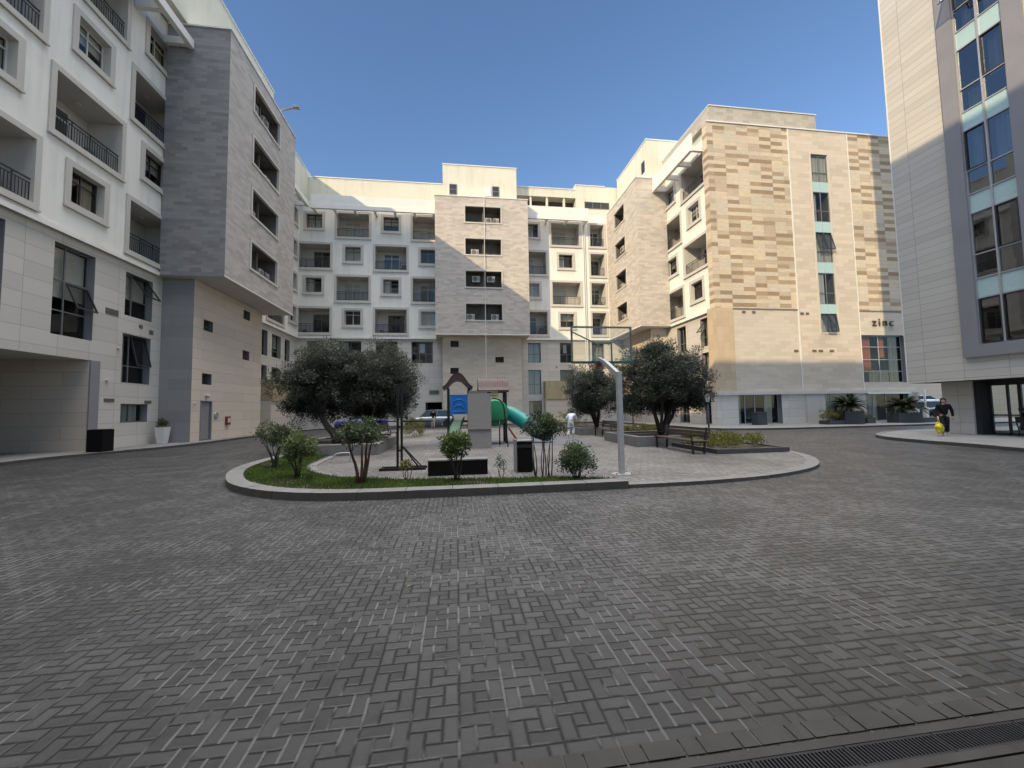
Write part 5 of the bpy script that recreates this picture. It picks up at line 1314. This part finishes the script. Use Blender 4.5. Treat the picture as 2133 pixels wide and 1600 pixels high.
def car(loc, rz, L, W, prof, cabin, colour, label, wheel=.34, group=None):
    """prof: (x, z of bonnet/belt/boot line); cabin: belt x0, roof x0, roof x1, belt x1, belt z, roof z. Front is +x."""
    c = empty('parked_car', loc, rz, label=label, cat='car', group=group); w = W/2
    wx = (L*.5-.85, -L*.5+.80); zb = .22
    bm = bmesh.new(); rows = []
    xs = []
    for i in range(41):
        xs.append(-L/2+L*i/40)
    def top(x):
        for (a,za),(b,zb_) in zip(prof, prof[1:]):
            if a <= x <= b: return za+(zb_-za)*(x-a)/(b-a)
        return prof[-1][1]
    for x in xs:
        t = abs(x)/(L/2); ww = w*(1-.16*max(0,t-.72)/.28*max(0,t-.72)/.28*1.2); zt = top(x); z0 = zb
        for q in wx:
            dd = wheel+.06
            if abs(x-q) < dd: z0 = max(z0, wheel+math.sqrt(dd*dd-(x-q)**2)-.0)
        z0 = min(z0, zt-.12)
        S = [(-ww*.80,zt),(-ww*.93,zt-.04),(-ww,zt-.22 if zt-.22 > z0+.04 else z0+.04),(-ww,z0+.02),(-ww*.9,z0)]
        S = S + [(-a,b) for a,b in S[::-1]]
        rows.append([bm.verts.new((x,a,b)) for a,b in S])
    for r0, r1 in zip(rows, rows[1:]):
        for k in range(len(r0)): bm.faces.new((r0[k], r1[k], r1[(k+1)%len(r0)], r0[(k+1)%len(r0)]))
    bm.faces.new(rows[0][::-1]); bm.faces.new(rows[-1])
    # roof shell and pillars
    b0, r0_, r1_, b1, bz, rz_ = cabin
    def ring(x, z, ww): return [(x,-ww,z),(x,ww,z)]
    def face(pts): 
        try: bm.faces.new([bm.verts.new(p) for p in pts])
        except Exception: pass
    wr, wb = w*.70, w*.86
    n = 8; prev = None
    for i in range(n+1):
        t = i/n; x = r0_+(r1_-r0_)*t; z = rz_-.05*(2*t-1)**2
        cur = [bm.verts.new((x,-wr,z-.05)), bm.verts.new((x,-wr*.8,z)), bm.verts.new((x,wr*.8,z)), bm.verts.new((x,wr,z-.05))]
        if prev:
            for k in range(3): bm.faces.new((prev[k],cur[k],cur[k+1],prev[k+1]))
        prev = cur
    me = bpy.data.meshes.new('body'); bm.normal_update(); bmesh.ops.recalc_face_normals(bm, faces=bm.faces); bm.to_mesh(me); bm.free()
    me.materials.append(colour)
    for p in me.polygons: p.use_smooth = True
    link('body', me, c)
    q = MB()
    for s in (-1,1):
        for (xa,xb) in ((b0,r0_),(b1,r1_),((b0*.48+b1*.52),(r0_*.48+r1_*.52))): q.bar((xa,s*wb,bz-.03),(xb,s*wr,rz_-.06),.09,.06)
    link('pillars', q.mesh('pillars', colour), c)
    q = MB()
    q.poly([(b1,-wb,bz),(b1,wb,bz),(r1_,wr,rz_-.05),(r1_,-wr,rz_-.05)]); link('windscreen', q.mesh('windscreen', M['car_glass']), c)
    q = MB(); q.poly([(b0,wb,bz),(b0,-wb,bz),(r0_,-wr,rz_-.05),(r0_,wr,rz_-.05)]); link('rear_window', q.mesh('rear_window', M['car_glass']), c)
    for s in (-1,1):
        q = MB(); q.poly([(b0,s*wb,bz),(b1,s*wb,bz),(r1_,s*wr,rz_-.055),(r0_,s*wr,rz_-.055)]); link('side_window', q.mesh('side_window', M['car_glass']), c)
        q = MB(); q.box(b1-.25,b1-.08,s*w-.0 if s > 0 else s*w-.16,s*w+.16 if s > 0 else s*w,bz+.02,bz+.16); link('mirror', q.mesh('mirror', colour), c, bevel=.03)
        q = MB(); zt = top(L/2-.1); q.box(L/2-.22,L/2+.01,s*w*.52-.16,s*w*.52+.16,zt-.22,zt-.08); link('headlight', q.mesh('headlight', M['lamp_glass']), c, bevel=.02)
        q = MB(); zt = top(-L/2+.05); q.box(-L/2-.01,-L/2+.12,s*w*.66-.12,s*w*.66+.12,zt-.32,zt-.12); link('tail_light', q.mesh('tail_light', M['tail']), c, bevel=.02)
        for x in wx:
            y = s*(w-.11)
            q = MB(); q.lathe((x,y,wheel), [(wheel*.62,-.10),(wheel*.96,-.105),(wheel,-.07),(wheel,.07),(wheel*.96,.105),(wheel*.62,.10)], 24, 0, 'y'); o = link('wheel', q.mesh('wheel', M['tyre'], False), c)
            q = MB(); q.lathe((x,y,wheel), [(wheel*.60,-.098),(wheel*.60,.098)], 20, 0, 'y')
            link('rim', q.mesh('rim', M['rim']), o)
    q = MB(); q.box(L/2-.02,L/2+.03,-w*.7,w*.7,.32,.52); q.box(-L/2-.03,-L/2+.02,-w*.7,w*.7,.32,.5); link('bumper', q.mesh('bumper', M['tyre']), c, bevel=.02)
    q = MB(); q.box(L/2+.031,L/2+.04,-.26,.26,.40,.51); link('number_plate', q.mesh('number_plate', M['plate']), c)
    return c
suv = [(-2.4,.95),(-2.2,1.05),(-.9,1.06),(.75,1.05),(1.2,1.0),(2.05,.92),(2.3,.80),(2.4,.62)]
sed = [(-2.3,.80),(-2.2,.96),(-1.5,1.0),(.7,.97),(1.1,.93),(2.0,.82),(2.25,.68),(2.3,.55)]
car((-2.6,40.9,0), R(180), 4.8, 1.9, suv, (-2.25,-1.9,.35,1.0,1.06,1.72), paint('silver_paint', (.22,.25,.265)), 'grey silver off road car parked in front of the centre wing', .38)
car((-8.6,38.6,0), R(185), 4.5, 1.8, sed, (-1.9,-1.25,.15,1.0,.98,1.45), paint('blue_paint', (.03,.05,.22)), 'blue saloon car seen through the olive trunks')
car((50,38.2,.0), R(150), 4.7, 1.95, suv, (-2.25,-1.9,.35,1.0,1.06,1.75), paint('black_paint', (.012,.013,.018)), 'black car behind the barrier gate', .38)
car((58,44.0,1.0), R(160), 4.7, 1.9, sed, (-1.9,-1.25,.15,1.0,.98,1.5), paint('white_paint', (.62,.64,.66)), 'white car against the sunlit beige wall', .34)
car((60,28.0,.2), R(95), 4.7, 1.9, sed, (-1.9,-1.25,.15,1.0,.98,1.5), paint('pale_paint', (.55,.60,.62)), 'pale car in the street seen through the shop glass of the tower', .34)

# barrier gate
bg = empty('barrier_gate', (45.0,33.3,0), label='white barrier gate with a raised arm at the courtyard entrance', cat='barrier')
q = MB(); q.box(-.16,.16,-.16,.16,0,1.15); q.box(-.06,.06,-.06,.06,1.151,2.9); link('post', q.mesh('post', M['coping']), bg, bevel=.02)
q = MB(); q.bar((0,-.22,1.0),(3.2,-2.4,1.75),.10,.12); link('arm', q.mesh('arm', M['coping']), bg)

# ------------------------------------------------------------------ people
M['skin'] = plain('skin', (.42,.26,.18), .6, var=.05); M['hair'] = plain('dark_hair', (.012,.010,.009), .7)
def skin_obj(name, chains, mat, parent, sub=2):
    """chains of (x,y,z,r) grown into one tapered surface; the first point of a later chain may be an (index) into the earlier ones"""
    V = []; E = []; Rd = []
    for ch in chains:
        prev = None
        for p in ch:
            if isinstance(p, int): prev = p; continue
            V.append(p[:3]); Rd.append(p[3]); i = len(V)-1
            if prev is not None: E.append((prev, i))
            prev = i
    me = bpy.data.meshes.new(name); me.from_pydata(V, E, []); o = bpy.data.objects.new('tmp', me); COL.objects.link(o)
    o.modifiers.new('s', 'SKIN'); 
    for i, r in enumerate(Rd):
        s = me.skin_vertices[0].data[i]; s.radius = (r, r); s.use_root = (i == 0)
    m = o.modifiers.new('u', 'SUBSURF'); m.levels = sub; m.render_levels = sub
    bpy.context.view_layer.update()
    nm = bpy.data.meshes.new_from_object(o.evaluated_get(bpy.context.evaluated_depsgraph_get()))
    bpy.data.objects.remove(o); bpy.data.meshes.remove(me); nm.materials.clear(); nm.materials.append(mat); nm.name = name
    for p in nm.polygons: p.use_smooth = True
    return link(name, nm, parent)

def person(loc, rz, J, mats, label, k=1.0, group=None, long_hair=False):
    """J: joint positions in metres for a 1.7 m figure facing +y"""
    P = empty('person', loc, rz, label=label, cat='person', group=group); P.scale = (k,k,k)
    g = lambda n, r: (*J[n], r)
    hd = Vector(J['head']); nk = Vector(J['neck']); up = (hd-nk).normalized()
    fw = Vector(J.get('face', (0,1,0))).normalized(); fw = (fw-up*fw.dot(up)).normalized(); sd = fw.cross(up)
    body = [[g('pelvis',.115), g('waist',.10), g('chest',.125), g('neck',.052), (*(nk+up*.07),.05), (*(hd-up*.06+fw*.012),.072), (*(hd+up*.02),.092), (*(hd+up*.09-fw*.005),.065)]]
    for s in ('l','r'):
        body.append([2, g('sh_'+s,.056), g('el_'+s,.042), g('wr_'+s,.028)])
        wr = Vector(J['wr_'+s]); el = Vector(J['el_'+s]); d = (wr-el).normalized(); a = d.cross(fw); a = a.normalized() if a.length > .05 else sd; b = d.cross(a)
        base = sum(len([p for p in c if not isinstance(p,int)]) for c in body)
        body.append([base-1, (*(wr+d*.045),.031), (*(wr+d*.085),.026)])
        pi = base+1
        for f, l in ((-1.5,.052),(-.5,.062),(.5,.066),(1.5,.058)):
            q = wr+d*.085+a*f*.016
            body.append([pi, (*(q+d*.012),.0085), (*(q+d*(l*.55)+b*.01),.008), (*(q+d*l*.85+b*.034),.0065)])
        q = wr+d*.04+a*.034; body.append([base, (*q,.010), (*(q+d*.035+a*.012+b*.014),.0085)])
        body.append([0, g('hip_'+s,.085), g('kn_'+s,.056), g('an_'+s,.036), g('to_'+s,.03)])
    skin_obj('person', body, M['skin'], P).name = 'body'
    q = MB(); c = hd   # face: nose, ears, eyes, mouth
    link('hair', (lambda: None)() or hair_mesh(hd, up, fw, sd, long_hair), P)
    nose = MB(); n0 = hd+fw*.088-up*.005; nose.bar(tuple(n0+up*.025), tuple(n0-up*.022+fw*.016), .022, .02)
    for s in (-1,1):
        e = hd+sd*s*.09; nose.bar(tuple(e+up*.02), tuple(e-up*.035-fw*.004), .014, .03)
    link('face', nose.mesh('face', M['skin']), P)
    ey = MB()
    for s in (-1,1):
        e = hd+fw*.087+sd*s*.033+up*.018; ey.bar(tuple(e-sd*.014), tuple(e+sd*.014), .012, .010)
    m_ = hd+fw*.084-up*.05; ey.bar(tuple(m_-sd*.024), tuple(m_+sd*.024), .008, .008)
    link('features', ey.mesh('features', M['hair']), P)
    tr = [[g('pelvis',.142), (*Vector(J['pelvis']).lerp(Vector(J['waist']),.5),.13)]]
    for s in ('l','r'):
        an = Vector(J['an_'+s]); kn = Vector(J['kn_'+s]); tr.append([0, g('hip_'+s,.105), g('kn_'+s,.077), (*(kn.lerp(an,.9)),.06 if not mats.get('wide') else .085)])
    skin_obj('trousers', tr, mats['legs'], P)
    jk = [[g('pelvis',.150), g('waist',.132), g('chest',.158), (*(Vector(J['chest']).lerp(nk,.75)),.085)]]
    for s in ('l','r'): jk.append([2, g('sh_'+s,.080), g('el_'+s,.062), (*(Vector(J['el_'+s]).lerp(Vector(J['wr_'+s]),.88)),.048)])
    skin_obj('jacket', jk, mats['top'], P)
    for s in ('l','r'):
        an = Vector(J['an_'+s]); to = Vector(J['to_'+s]); d = (to-an); d.z = 0; d = d.normalized()
        skin_obj('shoe', [[(*(an-d*.05+Vector((0,0,-.035))),.042), (*(an+d*.06+Vector((0,0,-.04))),.043), (*(to+Vector((0,0,-.005))),.036)]], mats['shoes'], P, 1)
    return P
def hair_mesh(hd, up, fw, sd, longh):
    bm = bmesh.new(); bmesh.ops.create_uvsphere(bm, u_segments=16, v_segments=10, radius=.118)
    for v in bm.verts:
        p = v.co.copy(); lx, ly, lz = p
        if ly > .03 and lz < .055: ly = .03+(ly-.03)*.2; lz *= .9
        if longh and lz < 0: lz *= 1.8
        v.co = hd+up*(lz*1.0+.045)+fw*(ly*.98-.012)+sd*lx*.90
    me = bpy.data.meshes.new('hair'); bm.to_mesh(me); bm.free(); me.materials.append(M['hair'])
    for p in me.polygons: p.use_smooth = True
    return me
cloth = lambda n, c: plain(n, c, .9, var=.18, scale=9, spec=.1)
stand = dict(pelvis=(0,0,.93), waist=(0,.0,1.10), chest=(0,.0,1.32), neck=(0,.0,1.47), head=(0,.02,1.61), sh_l=(-.19,0,1.41), sh_r=(.19,0,1.41), el_l=(-.24,-.03,1.13), el_r=(.24,-.03,1.13), wr_l=(-.24,.05,.88), wr_r=(.24,.05,.88),
             hip_l=(-.09,0,.88), hip_r=(.09,0,.88), kn_l=(-.10,.03,.49), kn_r=(.10,.02,.49), an_l=(-.11,-.02,.085), an_r=(.11,-.02,.085), to_l=(-.12,.13,.04), to_r=(.12,.13,.04))
# woman in black by the tower, mid stride, yellow bag in the hand
w = dict(stand, kn_r=(.09,.14,.50), an_r=(.10,.10,.10), to_r=(.10,.25,.045), kn_l=(-.09,-.04,.49), an_l=(-.10,-.26,.13), to_l=(-.10,-.13,.045), wr_l=(-.27,.06,.86), el_l=(-.27,.0,1.12), el_r=(.25,.07,1.11), wr_r=(.25,.28,.86))
person((22.25,15.75,.12), R(135), w, dict(top=cloth('black_jacket',(.010,.010,.012)), legs=cloth('charcoal_trousers',(.022,.022,.027)), shoes=cloth('white_shoes',(.45,.45,.45)), wide=True), 'person in black clothes walking past the tower with a yellow bag', .99, None, True)
bag = MB()
bg_ = [(0,0,.0,.02)]
yb = empty('shopping_bag', (21.83,15.68,.30), R(20), label='bright yellow bag hanging from the hand of the person in black', cat='bag')
bm = bmesh.new(); bmesh.ops.create_uvsphere(bm, u_segments=18, v_segments=12, radius=.24)
for v in bm.verts:
    v.co.x *= 1.25; v.co.y *= .5; v.co.z *= .9+.25*(v.co.z < 0)
    v.co += Vector((math.sin(v.co.z*23+v.co.x*11), math.cos(v.co.x*19), math.sin(v.co.x*17+1)))*.03
    v.co.z += .20
me = bpy.data.meshes.new('bag_body'); bm.to_mesh(me); bm.free(); me.materials.append(plain('yellow_bag', (.62,.50,.02), .6, var=.25, scale=9))
link('bag_body', me, yb)
sv = np.random.default_rng(4); lv = []
for cx_, cy_, sp_, n_ in ((-4.5,18,4.0,120),(9,17,3.5,100),(-1,8.6,3.0,60),(4,6,7,70)):
    for _ in range(n_):
        x, y = cx_+sv.normal()*sp_, cy_+sv.normal()*sp_*.6
        isl = -5.6 < x < 11 and y > 9.9 and (y > 13 or x < 9); a = sv.random()*6.28; l = .03+.03*sv.random(); w_ = l*.35; z_ = (.088 if isl else .008)
        if -6.6 < x < -2.7 and 15.5 < y < 20.7 or 7 < x and 12 < y < 27.2 or (not isl and (8.0 < y < 13.5) and -6.6 < x < 12): continue
        p = np.array([x,y,z_]); d_ = np.array([math.cos(a),math.sin(a),.15])*l; s_ = np.array([-math.sin(a),math.cos(a),.05])*w_
        lv.append([p-d_*.5, p+s_, p+d_*.5, p-s_])
tag(link('fallen_leaves', faces_mesh('fallen_leaves', np.array(lv), sv.random(len(lv)), leaf_mat('dry_leaves', (.07,.05,.025), (.22,.19,.10), .05))), 'small dry leaves scattered over the paving', None, None, 'stuff')
q = MB(); q.tube(smooth_line([(-.12,0,.38),(-.05,0,.60),(.05,0,.60),(.12,0,.38)],4), .010, 6); link('bag_handle', q.mesh('bag_handle', plain('yellow_strap', (.5,.4,.03), .6)), yb)
# child in white sports suit, leaning into a run, seen from behind
c = dict(stand, waist=(0,.07,1.08), chest=(0,.20,1.26), neck=(.0,.28,1.38), head=(0,.36,1.49), sh_l=(-.18,.22,1.34), sh_r=(.18,.22,1.34), el_l=(-.30,.12,1.13), el_r=(.27,.34,1.10), wr_l=(-.20,.30,1.0), wr_r=(.20,.50,1.06),
         kn_r=(.10,.24,.55), an_r=(.11,.10,.16), to_r=(.11,.24,.10), kn_l=(-.10,.02,.48), an_l=(-.11,-.16,.10), to_l=(-.11,-.01,.045))
person((6.1,21.3,.066), R(-35), c, dict(top=cloth('white_jacket',(.62,.66,.74)), legs=cloth('white_trousers',(.60,.60,.62)), shoes=cloth('pale_shoes',(.5,.5,.5)), wide=True), 'child in a white jacket and white trousers running across the play area', .93)
# person by the silver car
person((-2.2,38.4,0), R(170), dict(stand, wr_r=(.12,.22,1.10), el_r=(.27,.02,1.12)), dict(top=cloth('black_top',(.008,.008,.009)), legs=cloth('cream_trousers',(.50,.48,.44)), shoes=cloth('dark_shoes',(.03,.03,.03))), 'person in a black top and pale trousers standing by the silver car', 1.0)
# person sitting at a table in front of the recessed shop
s = dict(stand, pelvis=(0,0,.52), waist=(0,-.02,.70), chest=(0,.02,.92), neck=(0,.06,1.07), head=(0,.10,1.20), sh_l=(-.19,.02,1.00), sh_r=(.19,.02,1.00), el_l=(-.24,.08,.74), el_r=(.24,.08,.74), wr_l=(-.12,.32,.80), wr_r=(.14,.32,.80),
         hip_l=(-.09,.04,.50), hip_r=(.09,.04,.50), kn_l=(-.11,.44,.50), kn_r=(.11,.44,.50), an_l=(-.11,.42,.085), an_r=(.11,.42,.085), to_l=(-.12,.56,.04), to_r=(.12,.56,.04))
person((24.35,14.2,.12), R(-100), s, dict(top=cloth('dark_coat',(.010,.010,.011)), legs=cloth('dark_trousers',(.014,.014,.016)), shoes=cloth('black_shoes',(.015,.015,.015))), 'person in dark clothes sitting at the small table outside the tower shop', 1.0)
def chair(x, y, rz, label):
    c = empty('cafe_chair', (x,y,.12), rz, label=label, cat='chair', group='cafe chairs outside the tower shop')
    q = MB(); q.box(-.22,.22,-.22,.22,.40,.44); link('seat', q.mesh('seat', M['black_steel']), c, bevel=.01)
    q = MB(); q.bar((-.2,-.22,.44),(-.2,-.28,.86),.03); q.bar((.2,-.22,.44),(.2,-.28,.86),.03); q.box(-.2,.2,-.285,-.255,.6,.86); link('backrest', q.mesh('backrest', M['black_steel']), c)
    for a in (-.19,.19):
        for b in (-.19,.19): q = MB(); q.box(a-.016,a+.016,b-.016,b+.016,0,.399); link('leg', q.mesh('leg', M['black_steel']), c)
chair(24.3,14.2,R(-100),'black cafe chair under the seated person outside the tower shop'); chair(24.5,12.3,R(80),'empty black cafe chair at the small table outside the tower shop')
tb = empty('cafe_table', (24.35,13.3,.12), label='small round black cafe table outside the tower shop', cat='table')
q = MB(); q.lathe((0,0,.70), [(.36,0),(.36,.03)], 20); link('table_top', q.mesh('table_top', M['black_steel']), tb)
q = MB(); q.lathe((0,0,0), [(.22,0),(.22,.02),(.03,.04),(.03,.70)], 14); link('pedestal', q.mesh('pedestal', M['black_steel']), tb)

# ------------------------------------------------------------------ light, sky, camera
SUN_EL, SUN_DIR = R(27.7), Vector((.75,.66,0)).normalized()
d = Vector((SUN_DIR.x*math.cos(SUN_EL), SUN_DIR.y*math.cos(SUN_EL), -math.sin(SUN_EL)))
ld = bpy.data.lights.new('sun', 'SUN'); ld.energy = SUN_E; ld.angle = R(.4); ld.color = (1,.79,.49)
so = bpy.data.objects.new('sun', ld); COL.objects.link(so); so.rotation_euler = d.to_track_quat('-Z','Y').to_euler(); so.location = (-40,-40,60)
wd = bpy.data.worlds.new('World'); scene.world = wd; wd.use_nodes = True
nt = wd.node_tree; sk = nt.nodes.new('ShaderNodeTexSky'); sk.sky_type = 'NISHITA'; sk.sun_disc = False
sk.sun_elevation = SUN_EL; sk.sun_rotation = math.atan2(-SUN_DIR.x, -SUN_DIR.y)
sk.altitude = 50; sk.air_density = 1.0; sk.dust_density = SKY_DUST; sk.ozone_density = 4.0
# unseen bright veil added high overhead to fill the shade, clear blue below it
def wn(typ, **k):
    x = nt.nodes.new(typ)
    for q, v in k.items(): setattr(x, q, v)
    return x
tc = wn('ShaderNodeTexCoord'); sp = wn('ShaderNodeSeparateXYZ'); nt.links.new(tc.outputs['Generated'], sp.inputs[0])
mr = wn('ShaderNodeMapRange', interpolation_type='SMOOTHSTEP'); mr.inputs[1].default_value = .76; mr.inputs[2].default_value = .93; nt.links.new(sp.outputs[2], mr.inputs[0])
no = wn('ShaderNodeTexNoise'); no.inputs['Scale'].default_value = 3; no.inputs['Detail'].default_value = 6; nt.links.new(tc.outputs['Generated'], no.inputs['Vector'])
m1 = wn('ShaderNodeMath', operation='MULTIPLY_ADD'); m1.inputs[1].default_value = .8; m1.inputs[2].default_value = .6; nt.links.new(no.outputs[0], m1.inputs[0])
m2 = wn('ShaderNodeMath', operation='MULTIPLY'); nt.links.new(mr.outputs[0], m2.inputs[0]); nt.links.new(m1.outputs[0], m2.inputs[1])
m3 = wn('ShaderNodeMath', operation='MULTIPLY'); m3.inputs[1].default_value = VEIL_FILL; nt.links.new(m2.outputs[0], m3.inputs[0])
bgn = nt.nodes['Background']; bgn.inputs['Strength'].default_value = SKY_S; nt.links.new(sk.outputs[0], bgn.inputs[0])
bg2 = wn('ShaderNodeBackground'); bg2.inputs[0].default_value = (1,.965,.91,1); nt.links.new(m3.outputs[0], bg2.inputs[1])
ad = wn('ShaderNodeAddShader'); nt.links.new(bgn.outputs[0], ad.inputs[0]); nt.links.new(bg2.outputs[0], ad.inputs[1]); nt.links.new(ad.outputs[0], nt.nodes['World Output'].inputs[0])

yaw, pitch, roll = R(7.85), R(3.5), R(-.965)
c, s = math.cos, math.sin
base = Matrix(((1,0,0),(0,0,-1),(0,1,0)))
Rz = Matrix(((c(yaw),-s(yaw),0),(s(yaw),c(yaw),0),(0,0,1)))
Rp = Matrix(((1,0,0),(0,c(pitch),s(pitch)),(0,-s(pitch),c(pitch))))
Rr = Matrix(((c(roll),-s(roll),0),(s(roll),c(roll),0),(0,0,1)))
MM = Rr @ Rp @ base @ Rz
right_, up_, fwd_ = MM[0], -MM[1], MM[2]
cd = bpy.data.cameras.new('camera'); co = bpy.data.objects.new('camera', cd); COL.objects.link(co)
cd.sensor_width = 36; cd.lens = 839/2133*36; cd.clip_end = 1000; cd.clip_start = .05
rot = Matrix((right_, up_, -fwd_)).transposed()
co.matrix_world = Matrix.Translation((0,0,1.7)) @ rot.to_4x4()
scene.camera = co
scene.view_settings.view_transform = 'Standard'; scene.view_settings.look = 'None'; scene.view_settings.exposure = 0; scene.view_settings.gamma = 1
scene.render.engine = 'CYCLES'
cy = scene.cycles
cy.max_bounces = 8; cy.diffuse_bounces = 4; cy.glossy_bounces = 4; cy.transmission_bounces = 4; cy.transparent_max_bounces = 12
cy.use_denoising = True
try: cy.denoiser = 'OPENIMAGEDENOISE'
except Exception: pass
cy.sample_clamp_indirect = 6
